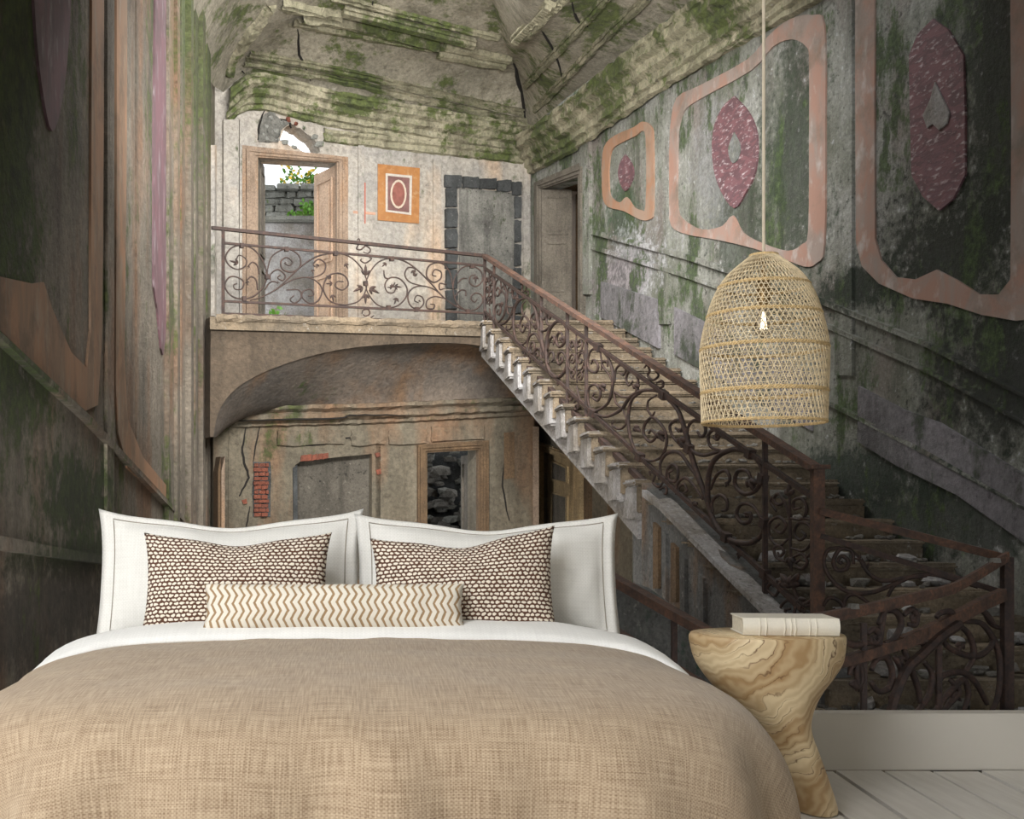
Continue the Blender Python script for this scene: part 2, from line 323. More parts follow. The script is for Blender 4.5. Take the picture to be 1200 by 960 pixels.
MCORD = plain('cream_fabric_cord', (196, 184, 164), .8, .1)
MBRASS = plain('dull_brass', (150, 124, 84), .4, .1, 30, .8)
MGLASS = M('clear_bulb_glass', .03); MGLASS.b.inputs['Transmission Weight'].default_value = 1; MGLASS.base((1, 1, 1, 1)); MGLASS.b.inputs['IOR'].default_value = 1.3; MGLASS = MGLASS.m
MFIL = M('lamp_filament', .5); MFIL.base((1, .8, .5, 1)); MFIL.b.inputs['Emission Color'].default_value = (1, .84, .6, 1); MFIL.b.inputs['Emission Strength'].default_value = 3; MFIL = MFIL.m
MBOOK = plain('ivory_book_cloth', (222, 216, 202), .7, .04, 200, 0, .1, .001)
MPAGE = plain('book_paper', (206, 198, 180), .9, .12, 90)
def plank_mat():
    m = M('whitewashed_floorboard', .6); n = m.noise(m.pos, 1, 6, .6, scale3=(38, 3, 10)); g = m.noise(m.pos, 2.2, 4)
    m.base(m.mix(m.mr(m.math('ADD', m.math('MULTIPLY', n, .7), m.math('MULTIPLY', g, .3)), .35, .65), srgb((202, 197, 189)), srgb((218, 214, 207)))); m.bump(n, .2, .003); return m.m
MPLANK = plank_mat(); MSUB = plain('dark_subfloor', (22, 20, 18), .9)
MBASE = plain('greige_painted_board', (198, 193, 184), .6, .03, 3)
MCEIL = plain('white_ceiling_paint', (222, 220, 214), .9, .02, 3)

# =================================================================== STRUCTURE: bedroom shell
fl = thing('floor', kind='structure')
obj('subfloor', box((-3.2, -2.2, -.06), (3.9, 4.02, -.022)), MSUB, fl)
K = .0786
for i in range(-26, 13):
    x0 = 1.602+.163*i; a, b = x0+.006, x0+.156                       # the boards run a little askew to the wall
    f = [V((a-K*(-6.2), -2.18, 0)), V((b-K*(-6.2), -2.18, 0)), V((b, 4.018, 0)), V((a, 4.018, 0))]
    f[0].x = a-K*6.2; f[1].x = b-K*6.2
    f[0].x = a+K*(-6.2); f[1].x = b+K*(-6.2)
    z = -.0015*(i % 3)
    bm = poly([p+V((0, 0, z)) for p in f], [p+V((0, 0, -.021)) for p in f]); obj('plank', bm, MPLANK, fl)
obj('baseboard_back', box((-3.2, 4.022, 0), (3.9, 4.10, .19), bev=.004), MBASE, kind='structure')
obj('ceiling', box((-3.2, -2.2, 2.72), (6.6, 4.10, 2.84)), MCEIL, kind='structure')
obj('wall_bedroom_left', box((-3.3, -2.2, 0), (-3.2, 4.10, 2.72)), MCEIL, kind='structure')
obj('wall_bedroom_right', box((3.9, -2.2, 0), (4.0, 4.02, 2.72)), MCEIL, kind='structure')
obj('wall_bedroom_rear', box((-3.3, -2.3, 0), (4.0, -2.2, 2.72)), MCEIL, kind='structure')
obj('wall_light_block', box((-3.2, 4.102, 2.72), (7.2, 4.26, 9.)), MCEIL, kind='structure')  # added above the opening, out of view, to block light into the hall
# =================================================================== STRUCTURE: stair hall
ZF = -.6
def wallquad(pl, x0, x1, z0, z1, t=.3):
    pass
# --- left wall
bm = poly([V((-2.1, 4.27, ZF)), V((-2.1, 17.6, ZF)), V((-2.1, 17.6, 9.6)), V((-2.1, 4.27, 9.6))], [V((-2.4, 4.27, ZF)), V((-2.4, 17.6, ZF)), V((-2.4, 17.6, 9.6)), V((-2.4, 4.27, 9.6))])
wall_left = obj('wall_left', bm, MLEFT, kind='structure')
# --- back wall with the French window opening, the hole broken above it, and the lower door opening
UP = [(302, 184), (396, 190), (396, 386), (302, 378)]                # French window opening
HOLE = [(328, 165), (333, 151), (341, 145), (347, 149), (354, 152), (363, 159), (371, 167), (375, 178), (366, 180), (352, 176), (340, 171)]
LOWD = [(500, 530), (561, 527), (561, 680), (500, 680)]
NICHE = [(346, 545), (352, 541), (395, 536), (436, 532), (436, 680), (346, 680)]
def brot(poly_, amp, seed, n=4):                                     # ragged outline
    rnd = random.Random(seed); out = []
    for i, p in enumerate(poly_):
        q = poly_[(i+1) % len(poly_)]
        for k in range(n): t = k/n; out.append((p[0]+(q[0]-p[0])*t+(rnd.uniform(-amp, amp) if k else 0), p[1]+(q[1]-p[1])*t+(rnd.uniform(-amp, amp) if k else 0)))
    return out
zl = PY-(ZF-H)*F/17.45; zr = PY-(ZF-H)*F/19.5
bm = panel(BACK, [(250, -160), (626, -110), (626, 478), (250, 492)], [UP, brot(HOLE, 1.2, 3, 3)], -.35, 0)
wall_back = obj('wall_back', bm, MB, kind='structure')
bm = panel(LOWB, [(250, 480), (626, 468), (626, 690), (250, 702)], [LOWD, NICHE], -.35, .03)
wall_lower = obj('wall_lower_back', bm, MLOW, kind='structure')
# --- right wall, with its upper door recess
UDOOR = [(633, 220), (677, 206), (677, 420), (633, 420)]
a, b = RIGHT.a.copy(), RIGHT.a+(RIGHT.b-RIGHT.a)*1.42
def rw(z0, z1, mat, name, holes=(), off=0., xa=620, xb=None):
    pa = RIGHT.pt(xa, 600, off); e = RIGHT.u if RIGHT.u.y < 0 else -RIGHT.u
    L = (pa.y-4.3)/-e.y; pb = pa+e*L
    f = [V((p.x, p.y, z)) for p, z in ((pa, z0), (pb, z0), (pb, z1), (pa, z1))]
    hs = [([RIGHT.pt(x, y, off) for x, y in h], [RIGHT.pt(x, y, off)-RIGHT.N*.3 for x, y in h]) for h in holes]
    return obj(name, poly(f, [p-RIGHT.N*.3 for p in f], hs), mat, kind='structure')
wall_right = rw(3.3, 9.6, MRIGHT, 'wall_right', [[(633, 222), (677, 207), (677, 384), (633, 384)]], 0.)
# lower part of the same wall (below landing level), two pieces so that the browner ground floor plaster stops at the stair
pa = RIGHT.pt(626, 600); e = RIGHT.u if RIGHT.u.y < 0 else -RIGHT.u
pm = pa+e*((pa.y-15.6)/-e.y); pb = pa+e*((pa.y-4.3)/-e.y)
LDOOR = [(633, 528), (672, 541), (672, 700), (633, 700)]
f = [V((p.x, p.y, z)) for p, z in ((pa, ZF), (pm, ZF), (pm, 3.3), (pa, 3.3))]
hs = [([RIGHT.pt(x, y) for x, y in LDOOR], [RIGHT.pt(x, y)-RIGHT.N*.3 for x, y in LDOOR])]
wall_lr = obj('wall_lower_right', poly(f, [p-RIGHT.N*.3 for p in f], hs), MLOW, kind='structure')
f = [V((p.x, p.y, z)) for p, z in ((pm, ZF), (pb, ZF), (pb, 3.3), (pm, 3.3))]
obj('wall_stair_right', poly(f, [p-RIGHT.N*.3 for p in f]), MRIGHT, kind='structure')
obj('floor_lower', box((-2.4, 4.27, ZF-.15), (6.6, 22, ZF)), MTREAD, kind='structure')
obj('ceiling_shade_slab', box((-2.4, 4.27, 5.3), (6.8, 9.4, 5.5)), MCEIL, kind='structure')  # unseen slab put in to darken the near part of the hall
# --- coved vault over the back of the hall
def rowpts(pts, n=18):
    return cr(pts, max(2, n//(len(pts)-1)))
def densify(rows, n=5):
    out = []
    for j in range(len(rows[0])):
        out.append(cr([r[j] for r in rows], n))
    return [[out[j][i] for j in range(len(out))] for i in range(len(out[0]))]
def resample(pts, n):
    L = [0]
    for i in range(1, len(pts)): L.append(L[-1]+(pts[i]-pts[i-1]).length)
    out = []
    for k in range(n):
        s = L[-1]*k/(n-1); i = max(j for j in range(len(L)) if L[j] <= s+1e-9); i = min(i, len(pts)-2)
        out.append(pts[i].lerp(pts[i+1], min(1, (s-L[i])/max(1e-9, L[i+1]-L[i]))))
    return out
def bk(x, y, o): return BACK.pt(x, y, o)
def rt(x, y, o): return RIGHT.pt(x, y, o)
c1, c2, c3, c4, c5 = bk(620, 154, .02), bk(612, 108, .35), bk(604, 76, .9), bk(592, 54, 1.5), bk(560, -60, 3.2)
l1, l2, l3, l4, l5 = bk(262, 108, .02), bk(268, 78, .3), bk(288, 44, .8), bk(312, 6, 1.3), bk(338, -110, 2.6)
rows = [resample(r, 30) for r in (
    rowpts([l1, bk(300, 86, .02), bk(404, 112, .02), c1]), rowpts([l2, bk(320, 62, .3), bk(420, 85, .3), c2]), rowpts([l3, bk(360, 28, .85), bk(480, 52, .9), c3]),
    rowpts([l4, bk(390, 4, 1.35), bk(500, 32, 1.4), c4]), rowpts([l5, bk(400, -105, 2.8), bk(480, -90, 3.), c5]))]
cove_back = obj('trim_1', loft(densify(rows, 5)), MCOVE, kind='structure', smooth=True)
r1 = [c1, rt(655, 122, .06), rt(745, 52, .06), rt(850, -31, .06), rt(960, -119, .06)]
r2 = [c2, rt(650, 78, .6), rt(722, 8, .6), rt(800, -72, .6), rt(880, -150, .6)]
r3 = [c3, rt(640, 38, 1.1), rt(690, -16, 1.1), rt(760, -92, 1.1), rt(830, -170, 1.1)]
r4 = [c4, rt(618, 24, 1.5), rt(655, -24, 1.5), rt(715, -104, 1.5), rt(770, -190, 1.5)]
r5 = [c5, rt(585, -90, 2.4), rt(610, -130, 2.4), rt(650, -190, 2.4), rt(690, -260, 2.4)]
rows = [resample(rowpts(r), 30) for r in (r1, r2, r3, r4, r5)]
cove_right = obj('trim_2', loft(densify(rows, 5)), MCOVE, kind='structure', smooth=True)
lf = lambda y_, z_, o: V((-2.1+o, y_, z_))
rows = [resample(rowpts(r), 12) for r in ([l1, lf(16.6, 6.9, .02), lf(14.5, 7.0, .02)], [l2, lf(16.5, 7.3, .25), lf(14.4, 7.4, .2)], [l3, lf(16.1, 7.7, .5), lf(14.2, 7.8, .45)], [l4, lf(15.6, 8.1, .9), lf(14, 8.2, .8)], [l5, lf(14.8, 8.9, 1.4), lf(13.6, 9.0, 1.3)])]
obj('trim_3', loft(densify(rows, 4)), MCOVE, kind='structure', smooth=True)
# mouldings of the back cornice, the groove and the dentil course
PROF = [(0, -.42), (.05, -.40), (.05, -.34), (.10, -.32), (.10, -.24), (.17, -.20), (.19, -.12), (.27, -.08), (.27, .0), (.30, .02), (.30, .07), (.2, .10), (.04, .12)]
def prof(k, up=1.): return [(a*k, b*k*up) for a, b in PROF]
def jag(bm, amp, seed):
    rnd = random.Random(seed)
    for v in bm.verts: v.co += V((rnd.uniform(-amp, amp), rnd.uniform(-amp, amp), rnd.uniform(-amp, amp)))
    return bm
path = resample(rowpts([bk(264, 116, 0), bk(300, 98, 0), bk(404, 122, 0), bk(620, 158, 0)]), 60)
obj('trim_4', jag(sweep(path, prof(.95), BACK.N), .012, 4), MCORN, kind='structure')
path = resample(rowpts([bk(378, 158, 0), bk(404, 162, 0), bk(620, 186, 0)]), 40)
obj('trim_5', jag(sweep(path, [(0, -.10), (.05, -.08), (.05, 0), (.09, .03), (.09, .08), (0, .1)], BACK.N), .01, 5), MCORN, kind='structure')
path = resample(rowpts([rt(622, 170, .02), rt(680, 134, .05), rt(760, 72, .05), rt(820, 30, .05), rt(960, -70, .05)]), 60)
obj('trim_7', jag(sweep(path, prof(1.15), RIGHT.N), .016, 7), MCORN, kind='structure')
path = resample(rowpts([rt(626, 186, .02), rt(680, 155, .02), rt(820, 72, .02), rt(980, -20, .02)]), 50)
obj('trim_8', jag(sweep(path, [(-.02, -.08), (.05, -.07), (.05, 0), (.09, .02), (.09, .07), (-.02, .09)], RIGHT.N), .012, 8), MCORN, kind='structure')
from mathutils.bvhtree import BVHTree
BV = [BVHTree.FromPolygons([v.co for v in o.data.vertices], [list(p.vertices) for p in o.data.polygons]) for o in (cove_back, cove_right)]
def hit(x, y, b=None):                                 # the point of the cove seen at a picture point, and its normal
    O = V((0, 0, H)); d = V(((x-PX)/F, 1, -(y-PY)/F)).normalized(); best = None
    for bv in ([BV[b]] if b is not None else BV):
        h = bv.ray_cast(O, d)
        if h[0] is not None and (best is None or h[3] < best[3]): best = h
    if best is None: return None
    n = best[1]; n = n if n.dot(d) < 0 else -n
    return best[0], n
def covetrim(nm, pts, prf, b, seed, mat=None, amp=.010, n=40):
    hs = [hit(p.x, p.y, b) for p in resample(cr([V((x, y, 0)) for x, y in pts], 6), n)]; hs = [h for h in hs if h]
    if len(hs) < 3: print('TRIM MISS', nm, len(hs)); return
    rows = []
    for i, (p, nn) in enumerate(hs):
        t = (hs[min(i+1, len(hs)-1)][0]-hs[max(0, i-1)][0]).normalized(); u = nn.cross(t); u = u if u.z > 0 else -u
        rows.append([p+nn*a+u.normalized()*c for a, c in prf])
    return obj(nm, jag(loft(rows), amp, seed), mat or MCORN, kind='structure')
GRV = [(-.06, -.16), (.07, -.14), (.10, -.06), (.04, -.02), (.04, .03), (.13, .06), (.16, .14), (-.06, .17)]
FIL = [(-.05, -.06), (.05, -.05), (.07, 0), (.03, .02), (.05, .05), (-.05, .07)]
covetrim('trim_6', [(345, 20), (400, 30), (480, 46), (603, 70)], GRV, 0, 6)
covetrim('trim_9', [(614, 44), (640, 18), (675, -16)], FIL, 1, 9)
covetrim('trim_12', [(290, 62), (404, 84), (500, 107), (612, 132)], FIL, 0, 12); covetrim('trim_13', [(285, 72), (404, 95), (500, 118), (616, 143)], FIL, 0, 13)
covetrim('trim_16', [(390, -4), (480, 18), (585, 44)], FIL, 0, 16); covetrim('trim_17', [(628, 128), (690, 62), (760, -5)], FIL, 1, 17); covetrim('trim_18', [(617, 100), (660, 52), (712, -6)], FIL, 1, 18)
covetrim('trim_19', [(330, 3), (368, 11), (402, 16)], [(-.05, -.12), (.06, -.10), (.1, -.03), (.06, 0), (.1, .03), (-.05, .08)], 0, 19, amp=.015, n=14)
covetrim('trim_20', [(262, 100), (272, 70), (286, 48), (302, 28), (318, 4)], [(-.05, -.1), (.07, -.06), (.09, .04), (-.05, .1)], 0, 20, amp=.02, n=18)
def covecrack(par, pts, wd, b=None):
    hs = [hit(p.x, p.y, b) for p in cr([V((x, y, 0)) for x, y in pts], 3)]; hs = [h for h in hs if h]
    if len(hs) < 2: return
    rnd = random.Random(int(pts[0][0])); n = len(hs)
    obj('crack', tube([p+nn*.004+V((rnd.uniform(-.02, .02), 0, rnd.uniform(-.02, .02))) for p, nn in hs], [wd*(.3+.7*math.sin(math.pi*min(.97, max(.03, i/(n-1))))) for i in range(n)], 4), CRACK, par)
def dentils(name, A, B, n, out, mat, size):
    t = thing(name, kind='structure'); d = (B-A); u = d.normalized(); bmx = bar(A, B, .06, size*1.9, up=out.cross(u)); obj('fillet', bmx, mat, t)
    me = None
    for i in range(n):
        c = A+d*((i+.5)/n)+out*.05
        if me is None:
            o = obj('dentil', bar(A+d*(.5/n)-u*size*.5+out*.05, A+d*(.5/n)+u*size*.5+out*.05, .07, size*1.1, up=out.cross(u)), mat, t); me = o
        else:
            q = me.copy(); COL.objects.link(q); q.parent = t; q.location = d*(i/n)
    return t
h0, h1 = hit(402, 8, 0), hit(556, 46, 0)
dentils('trim_10', h0[0]+h0[1]*.06, h1[0]+h1[1]*.06, 26, (h0[1]+h1[1]).normalized(), MCORN, .085)
h0, h1 = hit(608, 42, 1), hit(645, -2, 1)
dentils('trim_11', h0[0]+h0[1]*.06, h1[0]+h1[1]*.06, 18, (h0[1]+h1[1]).normalized(), MCORN, .08)
# --- balcony band, landing slab and the vault below it
ARCH = [(250, 512), (254, 490), (262, 472), (276, 456), (296, 443), (322, 431), (358, 419), (400, 409.5), (450, 404), (500, 402), (545, 403), (580, 408)]
A2 = [tuple(p)[:2] for p in cr([V((x, y, 0)) for x, y in ARCH], 4)]
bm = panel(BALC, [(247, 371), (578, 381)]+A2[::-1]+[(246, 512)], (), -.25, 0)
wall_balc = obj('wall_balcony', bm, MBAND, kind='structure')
fa, fb = BALC.pt(246, 371, .05), BALC.pt(582, 381, .05)
zt = (fa.z+fb.z)/2
f = [V((fa.x, fa.y, fa.z)), V((fb.x, fb.y, fb.z))]
c_ = BACK.pt(622, 600); d_ = BACK.pt(252, 600); g_ = RIGHT.pt(700, 600)
f += [V((g_.x, g_.y, fb.z)), V((c_.x, c_.y, fb.z)), V((d_.x, d_.y, fa.z))]
land = obj('floor_landing', poly(f, [p-V((0, 0, .16)) for p in f]), MTREAD, kind='structure')
bm = jag(sweep(resample([BALC.pt(252, 374, 0), BALC.pt(400, 377.5, 0), BALC.pt(572, 382, 0)], 50), [(0, -.05), (.07, -.04), (.09, 0), (.07, .05), (0, .06)], BALC.N), .012, 3)
obj('trim_14', bm, MTREAD, kind='structure')
rows = []
for k in range(len(A2)):
    a_ = BALC.pt(*A2[k], -.02); t = k/(len(A2)-1); b_ = LOWB.pt(262+t*364, 482-12*t, .04); row = []
    for j in range(9):
        q = j/8*math.pi/2; s_ = 1-math.cos(q); u_ = math.sin(q)     # quarter-ellipse from the arch down to the ledge
        p = V((a_.x+(b_.x-a_.x)*u_, a_.y+(b_.y-a_.y)*u_, a_.z+(b_.z-a_.z)*s_)); row.append(p)
    rows.append(row)
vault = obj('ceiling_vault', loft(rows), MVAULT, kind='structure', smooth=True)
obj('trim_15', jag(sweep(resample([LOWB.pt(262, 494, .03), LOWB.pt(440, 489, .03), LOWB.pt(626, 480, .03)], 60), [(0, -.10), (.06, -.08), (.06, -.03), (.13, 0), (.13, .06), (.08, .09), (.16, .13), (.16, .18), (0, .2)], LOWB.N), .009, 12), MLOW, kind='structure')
q0, q1 = LOWB.pt(626, 600), V((RIGHT.pt(626, 600).x, RIGHT.pt(626, 600).y+.3, 0)); bm = poly([V((q0.x, q0.y, ZF)), V((q1.x, q1.y, ZF)), V((q1.x, q1.y, 3.2)), V((q0.x, q0.y, 3.2))], [V((q0.x-.3, q0.y+.05, ZF)), V((q1.x-.3, q1.y, ZF)), V((q1.x-.3, q1.y, 3.2)), V((q0.x-.3, q0.y+.05, 3.2))]); obj('wall_return', bm, MLOW, kind='structure')
# lintel bricks and string course under the ledge
for i, (x0, x1, y) in enumerate([(325, 404, 505), (412, 452, 505), (456, 500, 504), (506, 568, 500)]):
    obj('lintel_block', jag(panel(LOWB, brot([(x0, y), (x1, y-1), (x1, y+15), (x0, y+17)], .7, i, 4), (), 0, .07), .01, i), MLOW, wall_lower)
# pilaster strips
def strip(pl, x0, x1, y0, y1, z1, mat, par, name='pilaster', z0=-.01):
    return obj(name, panel(pl, [(x0, y0), (x1, y0), (x1, y1), (x0, y1)], (), z0, z1), mat, par)
strip(BACK, 262, 279, 140, 380, .07, MB, wall_back); strip(BACK, 281, 286, 140, 380, .04, MB, wall_back)
strip(BACK, 508, 517, 186, 385, .04, MB, wall_back); strip(BACK, 614, 621, 190, 385, .05, MB, wall_back)
strip(BACK, 420, 427, 168, 380, .03, MB, wall_back)
strip(LOWB, 268, 280, 498, 710, .05, MLOW, wall_lower); strip(LOWB, 440, 446, 520, 710, .03, MLOW, wall_lower); strip(LOWB, 582, 622, 490, 710, .03, MLOW, wall_lower, z0=.03) if 0 else None
obj('stone_panel', panel(LOWB, [(591, 507), (603, 506), (603, 560), (591, 562)], (), .02, .045), MFRAMED, wall_lower)
for x0, x1, z in ((198, 206, .05), (208, 211, .09), (213, 222, .05), (224, 227, .12), (229, 236, .08), (238, 241, .14), (243, 247, .10)):
    strip(LEFT, x0, x1, -150, 690, z, MLEFT, wall_left)
strip(LEFT, 126, 134, -200, 690, .03, MLEFT, wall_left); strip(LEFT, 251.5, 254, 170, 370, .14, MB, wall_left)  # second strip: paler plaster stands in for a lit stretch of wall
strip(RIGHT, 679, 690, 152, 345, .05, MRIGHT, wall_right); strip(RIGHT, 771, 783, 95, 380, .03, MRIGHT, wall_right); strip(RIGHT, 978, 998, -60, 440, .03, MRIGHT, wall_right)
strip(RIGHT, 684, 690, 560, 700, .05, MFRAMED, wall_lr); strip(RIGHT, 712, 716, 560, 700, .04, MFRAMED, wall_lr); strip(LOWB, 625, 631.5, 500, 690, .05, MFRAME, wall_lower); strip(LOWB, 623, 626, 484, 690, .03, MLOW, wall_lower)
# slanted string courses and sunk panels that follow the stair on the right wall
def band(pts, h, z, mat, name='string_course'):
    up_ = [(x, y-h) for x, y in pts]; dn = [(x, y+h) for x, y in pts[::-1]]
    obj(name, jag(panel(RIGHT, up_+dn, (), -.01, z), .008, int(pts[0][0])), mat, wall_right)
band([(692, 272), (800, 300), (960, 352), (1080, 402), (1205, 468)], 3, .05, MRIGHT)
band([(692, 290), (800, 322), (960, 378), (1080, 432), (1205, 500)], 2.5, .04, MRIGHT)
band([(965, 470), (1080, 528), (1205, 600)], 2.5, .04, MRIGHT)
MPUR = plaster('mauve_dado_plaster', (136, 132, 136), (106, 104, 104), .45, ((60, 70, 50), (36, 42, 30)), stain=(66, 62, 62), sta=.6, chips=.4, chipcol=(160, 158, 162), seed=95)
obj('dado_panel', jag(panel(RIGHT, [(1005, 452), (1058, 480), (1100, 496), (1205, 560), (1205, 640), (1120, 580), (1050, 545), (1005, 517)], (), -.01, .035), .006, 2), MPUR, wall_right)
obj('dado_panel', jag(panel(RIGHT, [(704, 330), (772, 352), (772, 408), (704, 372)], (), -.01, .03), .006, 3), MPUR, wall_right)
obj('dado_panel', jag(panel(RIGHT, [(790, 360), (950, 440), (950, 505), (790, 415)], (), -.01, .03), .006, 4), MPUR, wall_right)
# --- painted marble frames and medallions
Z2 = lambda L: [(600+x/2, y/2) for x, y in L]
def frame(pl, out, inn, mat, par, z=.018, n=3): obj('painted_frame', panel(pl, out, [inn], -.01, z, n=n), mat, par)
def medal(pl, out, mat, par, z=.02, n=3, name='medallion'): return obj(name, panel(pl, out, (), -.01, z, n=n), mat, par)
F1o = Z2([(210, 400), (215, 345), (240, 318), (285, 298), (305, 285), (325, 295), (331, 330), (331, 490), (322, 514), (300, 515), (262, 495), (225, 485), (212, 460)])
F1i = Z2([(226, 400), (232, 355), (250, 338), (290, 318), (302, 308), (313, 325), (313, 480), (302, 492), (285, 485), (268, 462), (252, 475), (232, 462), (227, 440)])
frame(RIGHT, F1o, F1i, MPEACH, wall_right)
F2o = Z2([(370, 300), (385, 230), (440, 200), (550, 140), (600, 85), (650, 45), (705, 35), (732, 62), (734, 300), (732, 570), (715, 615), (685, 625), (620, 600), (550, 578), (480, 562), (395, 545), (368, 512), (367, 400)])
F2i = Z2([(388, 310), (402, 262), (440, 232), (560, 165), (610, 110), (655, 92), (690, 110), (696, 150), (696, 340), (694, 540), (680, 572), (645, 588), (585, 570), (540, 545), (517, 505), (492, 530), (445, 538), (405, 518), (388, 490), (387, 400)])
frame(RIGHT, F2o, F2i, MPINK, wall_right)
F3o = Z2([(805, -240), (804, 200), (806, 570), (820, 625), (860, 665), (940, 700), (1020, 712), (1100, 738), (1180, 752), (1240, 745), (1250, 400), (1250, -240)])
F3i = Z2([(850, -240), (849, 200), (850, 560), (865, 610), (900, 650), (945, 655), (995, 632), (1040, 655), (1095, 690), (1140, 690), (1168, 655), (1170, 300), (1166, -240)])
obj('painted_frame', panel(RIGHT, F3o, [F3i], -.01, .018), MPINK, wall_right)
medal(RIGHT, Z2([(265, 362), (280, 385), (284, 410), (275, 435), (264, 448), (253, 430), (248, 405), (254, 378)]), MPURP, wall_right)
medal(RIGHT, Z2([(520, 225), (555, 265), (574, 320), (570, 400), (545, 455), (520, 488), (490, 450), (471, 390), (470, 310), (490, 255)]), MPURP, wall_right)
m3 = medal(RIGHT, Z2([(986, 44), (1022, 70), (1057, 130), (1061, 270), (1061, 410), (1032, 468), (1000, 494), (962, 460), (936, 410), (932, 270), (930, 130), (950, 80)]), MPURP, wall_right, n=0)
obj('flame_ornament', panel(RIGHT, Z2([(990, 192), (1008, 230), (1024, 262), (1018, 290), (1000, 305), (985, 290), (972, 300), (962, 270), (980, 232)]), (), .018, .034), MSTEP, m3)
obj('ornament', panel(RIGHT, Z2([(520, 310), (534, 340), (530, 370), (516, 382), (506, 350)]), (), .018, .03, n=3), MRIGHT, wall_right)
# left wall
LZ = lambda L: [(x/1.549, y/1.549) for x, y in L]
obj('painted_frame', panel(LEFT, LZ([(-182, -200), (-180, 330), (-120, 390), (-60, 440), (-10, 500), (60, 515), (80, 512), (95, 560), (130, 640), (158, 668), (165, 600), (166, 300), (168, -200), (190, -200), (188, 300), (186, 600), (178, 735), (152, 748), (-60, 540), (-205, 400), (-206, -200)]), (), -.01, .02), MBROWN, wall_left)
obj('painted_frame', panel(LEFT, LZ([(212, -200), (232, -200), (230, 300), (226, 640), (232, 760), (260, 830), (330, 915), (332, 940), (232, 850), (216, 790), (210, 700), (212, 300)]), (), -.01, .02), MBROWN, wall_left)
medal(LEFT, LZ([(55, -150), (128, -150), (126, 60), (112, 190), (95, 238), (80, 180), (66, 60)]), MMAUVE, wall_left)
medal(LEFT, LZ([(284, -150), (312, -150), (314, 240), (306, 520), (296, 645), (286, 560), (278, 480), (280, 200)]), MMAUVE, wall_left)
strip(LEFT, 160, 178, -150, 560, .012, MLEFT, wall_left)
obj('string_course', jag(panel(LEFT, [(-255, 140), (-30, 360), (102, 484), (215, 605), (215, 611), (102, 490), (-30, 368), (-255, 152)], (), -.01, .06), .006, 9), MLEFT, wall_left)
obj('string_course', jag(panel(LEFT, [(-255, 572), (-30, 622), (60, 640), (140, 655), (140, 664), (60, 652), (-30, 640), (-255, 600)], (), -.01, .06), .006, 10), MLEFT, wall_left)
# --- painted panel on the back wall (orange border, brown cartouche)
pp = obj('painted_panel', panel(BACK, [(443, 192), (492, 197), (491, 262), (443, 258)], (), -.01, .02), MOCHRE, wall_back)
obj('white_border', panel(BACK, [(452, 203), (483, 206), (482, 252), (452, 248)], (), .018, .026), plain('white_paint_band', (180, 172, 162), .9), pp)
obj('brown_field', panel(BACK, [(454.5, 206), (480, 208.5), (479.5, 249), (454.5, 246)], (), .02, .03), plain('brown_purple_paint', (112, 80, 76), .9, .3, 8), pp)
E = [(467+9.5*math.cos(t/16*6.283), 227.5+17*math.sin(t/16*6.283)) for t in range(16)]; E2 = [(467+7.5*math.cos(t/16*6.283), 227.5+14.5*math.sin(t/16*6.283)) for t in range(16)]
obj('cartouche_ring', panel(BACK, E, [E2], .02, .036), plain('cream_paint_ring', (184, 170, 152), .9), pp); obj('cartouche', panel(BACK, E2, (), .02, .032), plain('red_brown_paint', (128, 80, 70), .9, .3, 8), pp)
obj('red_mark', panel(BACK, [(426.5, 214), (428.5, 214), (428.5, 262), (426.5, 262)], (), -.01, .006), plain('red_paint_mark', (164, 90, 72), .9), wall_back)
obj('red_mark', panel(BACK, [(414, 247), (440, 249), (440, 252), (414, 250)], (), -.01, .005), plain('faded_red_paint_mark', (176, 138, 116), .9), wall_back)
# --- blocked doorway: block surround and rough infill
bd = thing('door_1', kind='structure'); rnd = random.Random(4)
obj('rough_infill', jag(panel(BACK, brot([(538, 220), (603, 226), (603, 388), (538, 388)], .8, 3, 8), (), -.01, .015), .012, 2), MGREY, bd)
for x0, x1, y0, y1 in [(522, 542, 205, 219), (543, 562, 207, 220), (563, 583, 209, 221), (584, 600, 211, 224), (601, 612, 213, 228)] + [(524, 537, y, y+22) for y in range(220, 380, 24)] + [(604, 612, y, y+25) for y in range(230, 380, 28)]:
    obj('stone_block', jag(panel(BACK, brot([(x0, y0), (x1-.8, y0), (x1-.8, y1), (x0, y1)], .7, x0+y0, 3), (), -.01, rnd.uniform(.05, .1)), .008, x0), MSTONE, bd)
# --- bricks showing where plaster has fallen
obj('mortar_patch', panel(LOWB, brot([(296.5, 541), (317, 541), (317, 606), (296.5, 606)], 1., 5, 5), (), .0, .04), MSTONE, wall_lower)
for r_ in range(12):
    y = 543+r_*5.3
    for cx in ((298, 306), (306.6, 314)) if r_ % 2 else ((298, 303), (303.6, 311), (311.6, 315)):
        obj('brick', jag(panel(LOWB, [(cx[0], y), (cx[1], y-.2), (cx[1], y+3.9), (cx[0], y+4.0)], (), .0, .055+.014*((r_*7+int(cx[0])) % 3)), .006, r_), MBRICK, wall_lower)
for i in range(5): obj('brick', jag(panel(LOWB, [(353+i*6.6, 534-.6*i), (359+i*6.6, 533-.6*i), (358+i*6.6, 540-.8*i), (352+i*6.6, 541-.6*i)], (), .0, .055), .008, i), MBRICK, wall_lower)
for x, y in ((284, 586), (301, 616), (440, 531), (441, 551)): obj('brick', jag(panel(LOWB, [(x, y), (x+5, y-1), (x+6, y+4), (x+1, y+5)], (), .0, .05), .008, x), MBRICK, wall_lower)
MNICHE = plaster('brown_grey_infill', (108, 102, 92), (82, 78, 70), .1, stain=(52, 48, 42), sta=.6, chips=.7, chipcol=(134, 128, 118), seed=103, sc=2)
